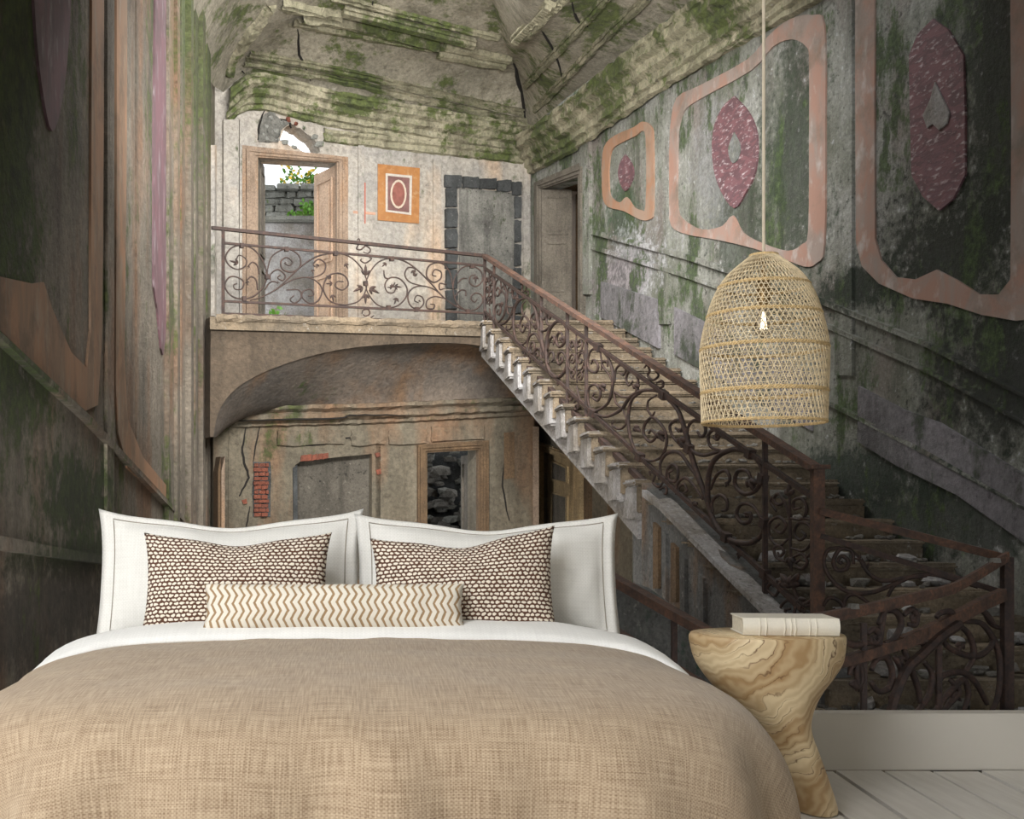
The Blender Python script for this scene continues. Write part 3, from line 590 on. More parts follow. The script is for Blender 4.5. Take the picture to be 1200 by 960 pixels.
obj('niche_back', jag(panel(LOWB, [(340, 528), (442, 524), (442, 712), (340, 712)], (), -.30, -.10), .01, 4), MNICHE, wall_lower)
obj('niche_edge', jag(panel(LOWB, [(344, 548), (349, 545), (349, 712), (345, 712)], (), 0, .05), .01, 4), MSTONE, wall_lower)
# --- cracks
def crack(par, pl, pts, wd, z=.006):
    p = cr([V((x, y, 0)) for x, y in pts], 3); rnd = random.Random(int(pts[0][0])); p = [(q.x+rnd.uniform(-.7, .7), q.y+rnd.uniform(-.7, .7)) for q in p]; n = len(p)
    obj('crack', ribbon(pl, p, [wd*(.35+.65*math.sin(math.pi*min(.97, max(.03, i/(n-1))))) for i in range(n)], z), CRACK, par)
crack(wall_lower, LOWB, [(288, 500), (286, 515), (284, 530), (288, 548), (291, 560), (284, 575), (276, 588)], 1.4, .036)
crack(wall_lower, LOWB, [(305, 496), (302, 512), (298, 528), (297, 545)], .9, .036); crack(wall_lower, LOWB, [(293, 594), (290, 610), (288, 625)], .9, .036)
crack(wall_lower, LOWB, [(355, 514), (360, 521), (380, 520), (404, 514), (418, 513)], 1.3, .036)
crack(wall_lower, LOWB, [(280, 493), (306, 492), (345, 491), (400, 490), (410, 487), (440, 486), (480, 487)], .9, .2)
crack(wall_lower, LOWB, [(594, 530), (589, 560), (592, 590), (597, 610)], .9, .036)
crack(wall_back, BACK, [(318, 122), (316, 134), (322, 140), (338, 142), (342, 150)], 1.3, .02); crack(wall_back, BACK, [(310, 130), (304, 146), (303, 164)], 1.2, .02)
covecrack(cove_back, [(283, 82), (293, 92), (305, 102), (316, 112)], .03); covecrack(cove_back, [(349, 34), (350, 56), (358, 78), (366, 104)], .02)
covecrack(cove_back, [(437, 0), (438, 20), (444, 30), (442, 44)], .025); covecrack(cove_back, [(400, 22), (440, 40), (520, 56), (590, 66)], .02)
covecrack(cove_back, [(596, 62), (604, 80), (611, 108), (618, 148)], .035, 0); covecrack(cove_right, [(632, 30), (646, 52), (660, 90)], .02, 1); covecrack(cove_right, [(670, 2), (676, 20), (690, 30)], .02, 1)
# --- French window: surround, shutters, hole edge rubble
w1 = thing('window_1', kind='structure')
def surround(par, pl, o, i_, zs, mat, name='door_frame'):
    for k, (f0, f1, z) in enumerate(zs):                             # three stepped fillets between outer and inner edge
        lerp = lambda f_: [(a[0]+(b[0]-a[0])*f_, a[1]+(b[1]-a[1])*f_) for a, b in zip(o, i_)]
        A, B = lerp(f0), lerp(f1)
        obj(name, panel(pl, [A[0], A[1], A[2], A[3], B[3], B[2], B[1], B[0]], (), -.01, z), mat, par)
ST = [(0, .28, .05), (.28, .5, .085), (.5, .82, .065), (.82, 1.02, .04)]
surround(w1, BACK, [(284, 386), (284, 170), (408, 184), (408, 388)], [(302, 386), (302, 184), (395, 190), (395, 388)], ST, MFRAME)
def leaf(par, a, b, zt, zb, th, mat, rows_, name='shutter'):         # panelled leaf between plan points a, b
    a, b = V(a), V(b); u = (b-a); L = u.length; u = u.normalized(); nn = V((u.y, -u.x, 0)); nn = nn if nn.y < 0 else -nn
    q = lambda s, z, o: V((a.x, a.y, 0))+u*s*L+V((0, 0, z))+nn*o
    o = obj(name, poly([q(0, zb, 0), q(1, zb, 0), q(1, zt, 0), q(0, zt, 0)], [q(0, zb, -th), q(1, zb, -th), q(1, zt, -th), q(0, zt, -th)]), mat, par)
    hh = zt-zb
    for z0, z1 in rows_:
        bm = None
        A, B = zb+hh*z0, zb+hh*z1
        pts = [(.18, A), (.82, A), (.82, B), (.18, B)]
        for m_ in range(4):
            s0, s1 = pts[m_], pts[(m_+1) % 4]; bm = join(bm, bar(q(s0[0], s0[1], .008), q(s1[0], s1[1], .008), .03, .03, up=nn))
        obj('panel_moulding', bm, mat, o)
        obj('raised_panel', poly([q(.3, A+.05, .012), q(.7, A+.05, .012), q(.7, B-.05, .012), q(.3, B-.05, .012)], [q(.3, A+.05, -.005), q(.7, A+.05, -.005), q(.7, B-.05, -.005), q(.3, B-.05, -.005)]), mat, o)
    return o
p0 = BACK.pt(394, 380, -.06); p1 = BACK.pt(368, 380, -.75); zt_ = BACK.pt(396, 192).z; zb_ = fa.z
leaf(w1, (p0.x, p0.y, 0), (p1.x, p1.y, 0), zt_, zb_, .05, MSHUT, [(.06, .42), (.5, .94)])
p0 = BACK.pt(303.5, 380, -.06); p1 = BACK.pt(310, 380, -.6)
leaf(w1, (p0.x, p0.y, 0), (p1.x, p1.y, 0), zt_, zb_, .05, MLEAF, [(.06, .42), (.5, .94)])
obj('exposed_masonry', jag(panel(BACK, brot([(305, 138), (318, 128), (330, 140), (340, 143), (330, 152), (326, 166), (303, 166)], 1.2, 6, 4), (), -.01, .03), .015, 2), MGREY, wall_back)
for i in range(14):
    x, y = [(308, 160), (314, 152), (322, 158), (330, 148), (318, 143), (325, 166), (312, 166), (337, 145), (347, 148), (333, 170), (345, 175), (368, 164), (374, 173), (356, 153)][i]
    obj('broken_brick', rock(BACK.pt(x, y, .0), .06+.05*((i*7) % 5)/5, i, (1, .5, .8)), MBRICK if i in (7, 8) else MRUIN, wall_back)
# --- upper door in the right wall
d2 = thing('door_2', kind='structure')
surround(d2, RIGHT, [(625.5, 400), (625.5, 214), (681, 190), (681, 400)], [(633, 400), (633, 222), (677, 207), (677, 400)], ST, MLEAF)
pA, pB = P(635, 300, 18.84), P(670, 300, 18.84)
leaf(d2, (pA.x, pA.y, 0), (pB.x, pB.y, 0), P(650, 222, 18.84).z, fb.z, .05, MLEAF, [(.05, .3), (.36, .66), (.72, .95)], 'door_leaf')
f = [RIGHT.pt(x, 400, -.31) for x in (626, 692)]; f = [f[0], f[1], f[1]-RIGHT.N*1.6, f[0]-RIGHT.N*1.6]
obj('ceiling_sky_block', poly([V((p.x, p.y, 7.6)) for p in f], [V((p.x, p.y, 7.4)) for p in f]), MFRAMED, kind='structure')  # lid and walls added behind the upper door to shut out sky light
obj('wall_sky_block', poly([V((f[1].x, f[1].y, 3.2)), V((f[2].x, f[2].y, 3.2)), V((f[2].x, f[2].y, 7.4)), V((f[1].x, f[1].y, 7.4))], [V((f[1].x, f[1].y-.2, 3.2)), V((f[2].x, f[2].y-.2, 3.2)), V((f[2].x, f[2].y-.2, 7.4)), V((f[1].x, f[1].y-.2, 7.4))]), MFRAMED, kind='structure')
obj('wall_sky_block_end', poly([V((f[2].x, f[2].y, 3.2)), V((f[3].x, f[3].y+2, 3.2)), V((f[3].x, f[3].y+2, 7.6)), V((f[2].x, f[2].y, 7.6))], [V((f[2].x+.2, f[2].y, 3.2)), V((f[3].x+.2, f[3].y+2, 3.2)), V((f[3].x+.2, f[3].y+2, 7.6)), V((f[2].x+.2, f[2].y, 7.6))]), MFRAMED, kind='structure')
obj('reveal', box((P(672, 0, 19.8).x, 19.6, fb.z), (P(700, 0, 19.8).x, 20., 7)), MFRAMED, d2); obj('reveal_lintel', box((P(630, 0, 19.5).x, 19.42, P(650, 224, 19.4).z), (P(690, 0, 19.5).x, 20., 7.2)), MFRAMED, d2)
# --- lower doorway with its surround and the heap beyond, and the lower panelled door
d3 = thing('door_3', kind='structure')
surround(d3, LOWB, [(490, 706), (490, 521), (573, 516), (573, 706)], [(500.5, 706), (500.5, 530.5), (561, 527), (561, 706)], [(a, b, z+.03) for a, b, z in ST], MFRAMED)
p0 = LOWB.pt(558, 600, -.05); p1 = LOWB.pt(540, 600, -.95)
leaf(d3, (p0.x, p0.y, 0), (p1.x, p1.y, 0), LOWB.pt(550, 531).z, ZF, .05, MLEAF, [(.05, .45), (.52, .95)], 'door_leaf')
d4 = thing('door_4', kind='structure')
MDOOR = plaster('olive_brown_door_wood', (196, 170, 128), (160, 140, 108), .06, stain=(84, 68, 48), sta=.5, chips=.25, chipcol=(176, 158, 128), seed=107, sc=2.4)
surround(d4, RIGHT, [(628, 706), (628, 517), (682, 538), (682, 706)], [(633, 706), (633, 528), (672, 541), (672, 706)], ST, MDOOR)
lf4 = obj('door_leaf', panel(RIGHT, [(632, 522), (674, 538), (674, 708), (632, 708)], (), -.17, -.12), MDOOR, d4)
for q in ([(644, 539), (664, 547), (664, 567), (644, 563)], [(644, 576), (664, 581), (664, 706), (644, 706)]):
    c_q = (sum(p[0] for p in q)/4, sum(p[1] for p in q)/4); inn = [(p[0]+(c_q[0]-p[0])*.16, p[1]+math.copysign(2, c_q[1]-p[1])) for p in q]
    obj('panel_moulding', panel(RIGHT, q, [inn], -.13, -.09), MDOOR, lf4); obj('raised_panel', panel(RIGHT, inn, (), -.13, -.112), MLEAF, lf4)
d5 = thing('door_5', kind='structure')
for x0, x1, m_ in ((255.5, 258.5, MFRAMED), (259.5, 263.5, MFRAME)): obj('door_jamb', panel(LOWB, [(x0, 552), (x1, 535), (x1, 712), (x0, 712)], (), 0, .3), m_, d5)
# --- outside the French window and the lower doorway
gz = fa.z-.05
obj('floor_terrace', poly([V((-3.5, 18.0, gz)), V((.4, 18.4, gz)), V((.9, 24.5, gz)), V((-4, 24.5, gz))], [V((-3.5, 18.0, gz-.1)), V((.4, 18.4, gz-.1)), V((.9, 24.5, gz-.1)), V((-4, 24.5, gz-.1))]), MSTEP, kind='structure')
rw_ = thing('wall_ruin', kind='structure'); rnd = random.Random(5)
obj('core', box((-3.6, 23.0, gz), (.9, 23.4, 7.1)), MRUIN, rw_)
obj('parapet', box((-3.6, 21.4, gz), (.9, 21.7, 6.05), bev=.03), MSTEP, rw_); obj('coping', box((-3.6, 21.3, 6.05), (.9, 21.8, 6.16), bev=.03), MRUIN, rw_)
obj('bank', poly([V((-3.6, 21.8, 6.1)), V((.9, 21.8, 6.1)), V((.9, 23, 6.5)), V((-3.6, 23, 6.5))], [V((-3.6, 21.8, 5.9)), V((.9, 21.8, 5.9)), V((.9, 23, 5.9)), V((-3.6, 23, 5.9))]), MRUIN, rw_)
for r_ in range(5):
    x = -2.6+rnd.uniform(-.2, 0)
    while x < .2:
        wd = rnd.uniform(.2, .5); z = 6.45+r_*.14
        obj('stone', jag(box((x, 22.82+rnd.uniform(-.05, .06), z), (x+wd-.02, 23.05, z+.13), bev=.02), .015, r_), MRUIN, rw_); x += wd
def plant(name, label, c, n, spread, mat, group=None, up=1., mat2=None):
    t = thing(name, label, 'plant', c, group); rnd = random.Random(int(abs(c[0])*977)); C = V(c)
    st, lf_, fl_ = None, bmesh.new(), bmesh.new()
    for i in range(n):
        d = V((rnd.uniform(-1, 1)*spread, rnd.uniform(-.4, .4)*spread, rnd.uniform(.3, 1)*up)); st = tube([C, C+d*.5+V((0, 0, .03)), C+d], .006, 3, st)
        for k in range(9):
            b_ = C+d*rnd.uniform(.35, 1); a_ = V((rnd.uniform(-1, 1), rnd.uniform(-1, 1), rnd.uniform(-.5, .8))).normalized()*.1; s_ = a_.cross(V((.3, 1, .2))).normalized()*.03; s_ = s_+V((0, .01, 0))
            tgt = fl_ if (mat2 and k < 3) else lf_
            vv = [tgt.verts.new(p) for p in (b_, b_+a_*.5+s_, b_+a_, b_+a_*.5-s_)]; tgt.faces.new(vv)
    obj('stem', st, MSTEM, t, kind='stuff'); obj('leaves', lf_, mat, t, kind='stuff')
    if mat2: obj('flowers', fl_, mat2, t, kind='stuff')
    else: fl_.free()
    return t
plant('wild_bush', 'yellow flowering bush on the ruined wall top outside the window', (-1.15, 23.1, 7.1), 16, .5, MGREEN, up=.55, mat2=MYEL)
plant('wild_shrub', 'green shrub at the right end of the ruined wall top', (-.55, 23.1, 7.1), 12, .35, MGREEN, up=.4)
plant('hanging_weed', 'green weed trailing over the ledge of the ruined wall', (-1.0, 21.5, 6.15), 12, .45, MGREEN, up=.3)
plant('terrace_fern', 'green fern on the terrace behind the balcony railing', (-1.55, 18.9, gz), 22, .5, MGREEN, up=.9)
plant('terrace_weed', 'low green weed by the right shutter of the tall window', (-1.05, 18.7, gz), 16, .35, MGREEN, up=.45)
hp = thing('rubble_heap', 'heap of broken grey masonry beyond the lower doorway', 'rubble', (1.4, 21., ZF)); rnd = random.Random(8)
for i in range(150):
    z = ZF+rnd.uniform(0, 2.5); y = 20.0+(z-ZF)*.55+rnd.uniform(-.1, .2)
    obj('chunk', rock((1.0+rnd.uniform(-.1, 1.4), y, z), rnd.uniform(.1, .24), i), MRUB if i % 3 else MRUIN, hp)
obj('core', loft([[V((.7, 20.1, ZF)), V((2.7, 20.1, ZF))], [V((.7, 21.6, ZF+2.6)), V((2.7, 21.6, ZF+2.6))], [V((.7, 23, ZF+3.4)), V((2.7, 23, ZF+3.4))]]), MSTONE, hp)

# =================================================================== STAIRCASE
sc = thing('staircase', 'stone staircase with pale step ends climbing along the mouldy right wall', 'staircase', (3.2, 8, ZF)); NS = 22
def sx(d): return 1.744+.171*(16.5-d)                               # stair side at depth d
def rx(d): return RIGHT.a.x+(RIGHT.b.x-RIGHT.a.x)*(d-RIGHT.a.y)/(RIGHT.b.y-RIGHT.a.y)
zt0 = fb.z; rnd = random.Random(3); rise = (zt0-(-.42))/NS; run = 8.6/NS
for k in range(NS):
    z1 = zt0-rise*k; d1 = 16.55-run*k; d0 = d1-run; x0 = sx(d1)-.02; x1 = rx(d1)
    st = obj('step', jag(box((x0, d0-.04, z1-rise-.13), (rx(d0)-.02, d1, z1-.05), bev=.012), .006, k), MTREAD, sc)
    obj('tread', jag(box((x0-.05, d0-.08, z1-.055), (rx(d0)-.02, d1, z1), bev=.02), .005, k+50), MTREAD, st)
    if k > 13: continue
    e0 = box((x0-.055, d0-.06, z1-.05), (x0+.10, d1-.03, z1+.006), bev=.018); e0 = box((x0-.035, d0-.0, z1-rise-.20), (x0+.10, d1+.06, z1-.045), e0, bev=.02)
    obj('step_end', jag(e0, .006, k+90), MSTEP, st)
f = []
for d, dz in ((16.55, .0), (11.2, 0)):
    kk = (16.55-d)/run; z = zt0-rise*kk-.43; f.append([V((sx(d)-.03, d, z)), V((rx(d)-.02, d, z)), V((rx(d)-.02, d, z+.30)), V((sx(d)-.03, d, z+.30))])
bm = bmesh.new(); g = [[bm.verts.new(p) for p in r] for r in f]
for i in range(4): bm.faces.new((g[0][i], g[0][(i+1) % 4], g[1][(i+1) % 4], g[1][i]))
bm.faces.new(g[0]); bm.faces.new(g[1][::-1]); bmesh.ops.recalc_face_normals(bm, faces=bm.faces)
obj('soffit_slab', bm, MSTEP, sc)
# landing at the foot and the closed wall below the flight
obj('foot_landing', box((2.2, 5.6, ZF), (5.2, 8.2, -.44)), MTREAD, sc)
uw = thing('wall_under_stair', kind='structure')
obj('plaster_face', panel(STAIR, [(752, 566), (770, 583), (840, 653), (900, 714), (962, 778), (962, 862), (752, 862)], (), -.12, .10), MUNDER, uw)
for x0, x1, y0, y1, m_ in ((765, 771, 612, 690, MFRAMED), (786, 792, 636, 706, MFRAMED), (776, 780, 622, 800, MUNDER), (797, 802, 650, 800, MUNDER), (818, 824, 672, 800, MUNDER)):
    obj('pilaster', panel(STAIR, [(x0, y0), (x1, y0+(x1-x0)), (x1, y1), (x0, y1)], (), -.04, .13), m_, uw)
for i, pts in enumerate([[(752, 574), (772, 590), (842, 662), (908, 728), (908, 735), (842, 669), (772, 597), (752, 582)]]):
    obj('string_moulding', jag(panel(STAIR, pts, (), -.02, .15), .004, i), MSTEP, uw)
obj('corbel', panel(STAIR, [(737, 575), (764, 584), (768, 600), (760, 612), (748, 604), (742, 592)], (), -.3, .03), MSTEP, uw)
obj('end_pier', panel(STAIR, [(742, 596), (758, 606), (758, 862), (742, 862)], (), -.5, -.03), MUNDER, uw)
# =================================================================== RAILINGS
def rail_thing(name, label, loc): return thing(name, label, 'railing', loc)
def scroll(par, pl, pts, r, name='scroll', n=5, taper=True):
    p = cr([V((x, y, 0)) for x, y in pts], n); q = [pl.pt(a.x, a.y) for a in p]; m_ = len(q)
    rs = [r*(1 if not taper else (.72+.28*math.sin(math.pi*i/(m_-1)))) for i in range(m_)]
    return obj(name, tube(q, rs, 5), RUST, par, smooth=True)
def iron_leaf(par, pl, x, y, ang, L, name='iron_leaf'):
    bm = None; c, s_ = math.cos(ang), math.sin(ang)
    for da, l in ((0, 1), (.75, .6), (-.75, .6)):
        dx, dy = math.cos(ang+da)*L*l, math.sin(ang+da)*L*l; d = (pl.pt(x+1, y)-pl.pt(x, y)).length
        bm = tube([pl.pt(x+dx*t, y+dy*t) for t in (0, .35, .7, 1)], [.06*L*d, .14*L*d, .11*L*d, .02*L*d], 5, bm)
    return obj(name, bm, RUST, par, smooth=True)
def rbar(par, pl, a, b, w_, h_, name, off=0., mat=None): return obj(name, bar(pl.pt(a[0], a[1], off), pl.pt(b[0], b[1], off), w_, h_), mat or RUST, par)
# --- balcony railing
br = rail_thing('balcony_railing', 'long level wrought iron scroll railing along the upper balcony edge', BALC.pt(408, 374))
rbar(br, BALC, (248, 267), (569, 300), .05, .04, 'handrail'); rbar(br, BALC, (263, 285), (568, 311.5), .03, .028, 'upper_rail')
rbar(br, BALC, (262, 353), (568, 367.5), .03, .028, 'lower_rail'); rbar(br, BALC, (262, 368), (568, 379.5), .035, .035, 'bottom_rail')
rbar(br, BALC, (261.5, 268), (261.5, 374), .04, .04, 'post'); rbar(br, BALC, (568, 299), (568, 392), .04, .04, 'post')
za = lambda L: [(245+x/7.06, 255+y/7.06) for x, y in L]; zb = lambda L: [(410+x/7.06, 270+y/7.06) for x, y in L]
SA = [[(225, 345), (250, 312), (305, 345), (300, 400), (240, 430), (170, 400), (135, 330), (180, 255), (270, 230), (370, 265), (450, 370), (475, 480), (450, 570), (370, 650), (270, 675), (180, 645), (130, 570), (160, 500), (220, 490), (285, 530), (270, 590), (215, 592), (203, 560), (232, 545)],
      [(478, 500), (490, 400), (530, 310), (640, 260), (740, 310), (755, 400), (690, 450), (610, 430), (595, 365), (640, 330), (690, 368), (662, 398), (625, 378)],
      [(340, 685), (430, 660), (560, 590), (680, 480), (780, 390), (900, 320), (1040, 295), (1130, 310), (1200, 352), (1262, 420), (1298, 500), (1310, 540)],
      [(1310, 540), (1290, 620), (1240, 690), (1165, 718), (1100, 722), (1000, 690), (945, 590), (980, 490), (1060, 460), (1130, 490), (1150, 560), (1100, 600), (1045, 570), (1060, 530), (1112, 532)],
      [(540, 605), (680, 520), (800, 495), (890, 530), (935, 600), (900, 690), (830, 710), (770, 660), (780, 610), (840, 595), (865, 640), (822, 650)],
      [(790, 495), (880, 490), (950, 450), (960, 380), (905, 345), (862, 385), (880, 410)], [(640, 600), (740, 600), (762, 660), (710, 708), (670, 680), (702, 645)],
      [(505, 520), (512, 465), (570, 430), (630, 480), (610, 520), (568, 500), (590, 475)], [(460, 600), (500, 540), (540, 530), (570, 545)], [(410, 470), (400, 400), (360, 370), (325, 400)], [(400, 600), (390, 520), (350, 490), (312, 520)]]
for L in SA: scroll(br, BALC, za(L), .0115)
SB = [[(130, 435), (170, 340), (240, 260), (340, 232), (450, 255), (560, 330), (680, 450), (780, 560), (900, 640), (975, 668)],
      [(975, 668), (890, 610), (855, 500), (870, 390), (930, 310), (1010, 295), (1085, 340), (1095, 420), (1040, 465), (990, 430), (1000, 380), (1040, 368)], [(975, 668), (1040, 655), (1095, 600), (1090, 540), (1035, 520), (1000, 560), (1030, 595), (1055, 570)],
      [(128, 440), (150, 520), (220, 610), (310, 640), (400, 620), (465, 550), (470, 470), (410, 400), (330, 395), (290, 450), (310, 510), (360, 515), (382, 475)],
      [(780, 560), (700, 490), (600, 460), (520, 480), (480, 540), (500, 620), (560, 650), (610, 610), (600, 555), (555, 540), (535, 580), (568, 598)],
      [(855, 500), (835, 370), (785, 290), (720, 268), (650, 300), (635, 380), (690, 430), (750, 400), (755, 345), (705, 325), (682, 368), (715, 380)],
      [(610, 462), (500, 430), (455, 370), (480, 310), (535, 315), (540, 345)], [(780, 562), (700, 548), (640, 580), (637, 640), (690, 648), (700, 615), (666, 610)], [(970, 400), (930, 400), (890, 440)], [(860, 560), (910, 500), (955, 500), (960, 545)], [(800, 450), (745, 440), (745, 490), (785, 480)], [(280, 330), (290, 390), (330, 400)]]
for L in SB: scroll(br, BALC, zb(L), .0115)
for L in ([(60, 80), (75, 70), (80, 100), (55, 150), (90, 160), (130, 130), (170, 160), (150, 190), (110, 180)], [(100, 235), (90, 250), (130, 270), (180, 235), (160, 225)], [(100, 690), (110, 660), (150, 655), (165, 690), (130, 710), (110, 695)], [(60, 735), (130, 745), (200, 705)]): scroll(br, BALC, zb(L), .011)
for x, y, a_, L in ((130, 370, -1.57, 90), (130, 530, 1.57, 80), (105, 470, 2.7, 85), (165, 480, .5, 90), (350, 470, -1.0, 50), (350, 470, 3.1, 45), (370, 465, .1, 60), (390, 560, 2.0, 60), (300, 270, 2.4, 50), (545, 380, -1.9, 50), (520, 330, 1.3, 50), (1040, 380, 1.57, 60), (570, 580, .6, 25)): iron_leaf(br, BALC, *zb([(x, y)])[0], a_, L/7.06)
for x, y, a_, L in ((240, 375, 3.4, 75), (330, 400, 1.9, 30), (315, 525, 1.4, 40), (1020, 640, 1.4, 60), (1020, 545, 3.1, 55), (1010, 500, 3.6, 50), (900, 385, 1.9, 40), (855, 430, 1.4, 40), (1130, 380, 1.2, 50), (625, 372, .6, 25), (560, 535, .3, 30)): iron_leaf(br, BALC, *za([(x, y)])[0], a_, L/7.06)
for x, y in za([(270, 232), (290, 672), (640, 262), (1045, 297), (480, 490)])+zb([(345, 236), (320, 640), (975, 672), (1010, 295), (550, 655), (130, 440)]): obj('collar', bar(BALC.pt(x-2.2, y), BALC.pt(x+2.2, y), .05, .06), RUST, br)
# --- stair railing: the long panel is laid out once and repeated higher up the flight
sr = rail_thing('stair_railing', 'sloping rusty wrought iron scroll railing down the stone stair', P(960, 762, 8.2))
ln = lambda a, b: (lambda x: a[1]+(b[1]-a[1])*(x-a[0])/(b[0]-a[0]))
hr = ln((568, 300), (956, 549)); ui = ln((701, 407), (952, 582)); li = ln((695, 484), (894, 670)); bo = ln((568, 380), (915, 724))
rbar(sr, STAIR, (568, hr(568)), (960, hr(960)), .085, .045, 'handrail', mat=RUSTY); rbar(sr, STAIR, (568, ui(568)), (956, ui(956)), .034, .034, 'upper_rail')
rbar(sr, STAIR, (568, li(568)), (940, li(940)), .034, .034, 'lower_rail'); rbar(sr, STAIR, (568, bo(568)), (946, bo(946)), .06, .05, 'bottom_rail')
for x, ex in ((579, 4), (665, 16), (687, 16), (634.5, -26), (896.5, 2)): rbar(sr, STAIR, (x, hr(x)), (x, bo(x)+ex), .035, .035, 'baluster')
nw = obj('newel_post', bar(STAIR.pt(958, 549), STAIR.pt(958, 835), .075, .075), RUSTY, sr)
obj('newel_cap', bar(STAIR.pt(958, 550), STAIR.pt(958, 545), .13, .13), RUSTY, sr)
z4 = lambda L: [(680+x/4.8, 380+y/4.8) for x, y in L]; z5 = lambda L: [(780+x/3.69, 480+y/3.69) for x, y in L]
LONG = [(z4([(102, 130), (150, 180), (183, 270), (180, 360), (150, 450), (70, 500)]), 1.15), (z4([(105, 128), (60, 150), (42, 210), (55, 260), (90, 270), (100, 230), (75, 200), (62, 225)]), 1), (z4([(70, 500), (45, 440), (50, 360), (85, 340), (115, 380), (100, 430), (70, 410), (85, 385)]), 1),
    (z4([(75, 502), (150, 520), (230, 480), (280, 410), (350, 375), (430, 375), (468, 398)]), 1.2), (z4([(350, 376), (295, 420), (272, 500), (275, 600), (300, 690), (335, 745)]), 1.2),
    (z4([(335, 747), (400, 770), (460, 740), (486, 660), (470, 590), (410, 525), (365, 560), (357, 620), (395, 662), (425, 630), (400, 595), (385, 615)]), 1), (z4([(468, 398), (540, 470), (580, 570), (610, 680), (640, 790), (680, 900), (700, 960), (725, 1040)]), 1.6),
    (z4([(430, 400), (385, 430), (380, 480), (405, 515), (420, 492)]), .8), (z4([(570, 690), (520, 630), (505, 570), (545, 538), (580, 565), (562, 600), (535, 585)]), 1), (z4([(608, 680), (605, 590), (640, 540), (695, 555), (705, 610), (680, 632), (660, 605)]), 1),
    (z4([(610, 680), (640, 720), (700, 738), (770, 720), (860, 705)]), 1.1), (z4([(790, 712), (735, 690), (720, 630), (750, 595), (785, 620), (770, 650), (748, 632)]), 1), (z4([(462, 870), (450, 790), (490, 725), (560, 725), (610, 790), (650, 850), (670, 900)]), 1.1),
    (z4([(480, 880), (490, 820), (520, 788), (550, 820), (540, 880), (505, 880), (498, 840), (520, 822)]), .9), (z4([(540, 960), (545, 900), (585, 865), (630, 895), (690, 985)]), 1), (z4([(560, 960), (555, 920), (585, 900), (600, 935), (580, 950)]), .8),
    (z4([(110, 140), (125, 230), (160, 280), (180, 330)]), .8), (z4([(120, 260), (125, 215), (150, 210), (155, 240)]), .8), (z4([(190, 380), (240, 410), (300, 400), (325, 340), (315, 285), (275, 265), (258, 310), (275, 345), (295, 320)]), .9), (z4([(195, 330), (200, 260), (225, 230), (255, 250), (245, 285), (222, 275)]), .9), (z4([(190, 380), (200, 440), (230, 470)]), .8), (z4([(240, 480), (260, 550), (225, 590), (180, 570), (185, 545)]), .8),
    (z5([(365, 190), (290, 172), (215, 215), (185, 300), (190, 430), (250, 545), (340, 580), (405, 555), (432, 500)]), 1.6), (z5([(365, 190), (405, 235), (418, 290), (390, 350), (340, 365), (300, 325), (310, 270), (350, 265), (372, 305)]), 1.2), (z5([(425, 490), (380, 420), (330, 408), (308, 450), (330, 490), (365, 482), (368, 450), (342, 448)]), 1.1),
    (z5([(195, 345), (220, 285), (260, 265), (278, 300), (266, 322)]), 1), (z5([(205, 445), (202, 400), (230, 370), (262, 388), (266, 430), (245, 438)]), 1),
    (z4([(360, 245), (375, 230), (390, 260), (380, 290), (410, 315), (440, 290), (425, 265)]), .8), (z4([(430, 330), (460, 320), (465, 350), (440, 360)]), .8), (z4([(395, 850), (390, 830), (420, 850), (410, 890), (440, 915), (465, 890), (455, 860)]), .8), (z4([(445, 930), (480, 915), (485, 950), (460, 960)]), .8)]
LLEAF = [(z4([(305, 580)])[0], 0.6, 9), (z4([(440, 610)])[0], 1.0, 12), (z4([(310, 340)])[0], 1.2, 9), (z4([(565, 640)])[0], 1.3, 12), (z5([(365, 305)])[0], 1.2, 16), (z4([(550, 595)])[0], .5, 6), (z4([(120, 340)])[0], 1.2, 9), (z4([(760, 625)])[0], 0, 7), (z5([(268, 315)])[0], 2., 6), (z5([(345, 455)])[0], .4, 6), (z5([(130, 400)])[0], 2., 8), (z5([(320, 620)])[0], 1.8, 8)]
NARR = [z5([(545, 700), (540, 560), (538, 440), (535, 330)]), z5([(538, 480), (520, 410), (490, 365), (470, 385), (485, 412), (510, 400), (500, 382)]), z5([(540, 470), (590, 475), (610, 430), (590, 385), (555, 395), (555, 430), (585, 425)]),
    z5([(530, 560), (490, 590), (450, 550), (450, 490), (490, 465), (522, 500), (500, 535), (475, 515), (492, 495)]), z5([(545, 600), (600, 610), (635, 560), (620, 500), (580, 490), (555, 530), (580, 565), (605, 545), (585, 525)]), z5([(520, 660), (480, 640), (470, 600), (495, 590), (512, 615), (495, 635), (485, 618)]), z5([(550, 640), (590, 625), (612, 660), (590, 690), (562, 670), (580, 650)]),
    z5([(460, 800), (440, 775), (460, 750), (490, 775), (475, 805), (455, 795)]), z5([(500, 890), (500, 850), (530, 825), (560, 850), (550, 895), (520, 890), (520, 865), (540, 862)]), z5([(430, 710), (480, 760), (540, 810), (600, 880)]), z5([(540, 720), (560, 790), (590, 850)]), z5([(610, 640), (632, 620), (630, 600)]), z5([(480, 440), (455, 400), (460, 380)]), z5([(585, 470), (630, 480), (640, 520)])]
NLEAF = [(z5([(535, 370)])[0], -1.57, 14), (z5([(540, 760)])[0], -2.3, 18), (z5([(540, 760)])[0], -.9, 18), (z5([(540, 640)])[0], 1.57, 14), (z5([(575, 820)])[0], .8, 14), (z5([(605, 850)])[0], -.9, 10), (z5([(500, 745)])[0], 2.6, 12)]
for L, k in LONG: scroll(sr, STAIR, L, .0155*k)
for (x, y), a_, L in LLEAF: iron_leaf(sr, STAIR, x, y, a_, L)
for L in NARR: scroll(sr, STAIR, L, .013)
for (x, y), a_, L in NLEAF: iron_leaf(sr, STAIR, x, y, a_, L)
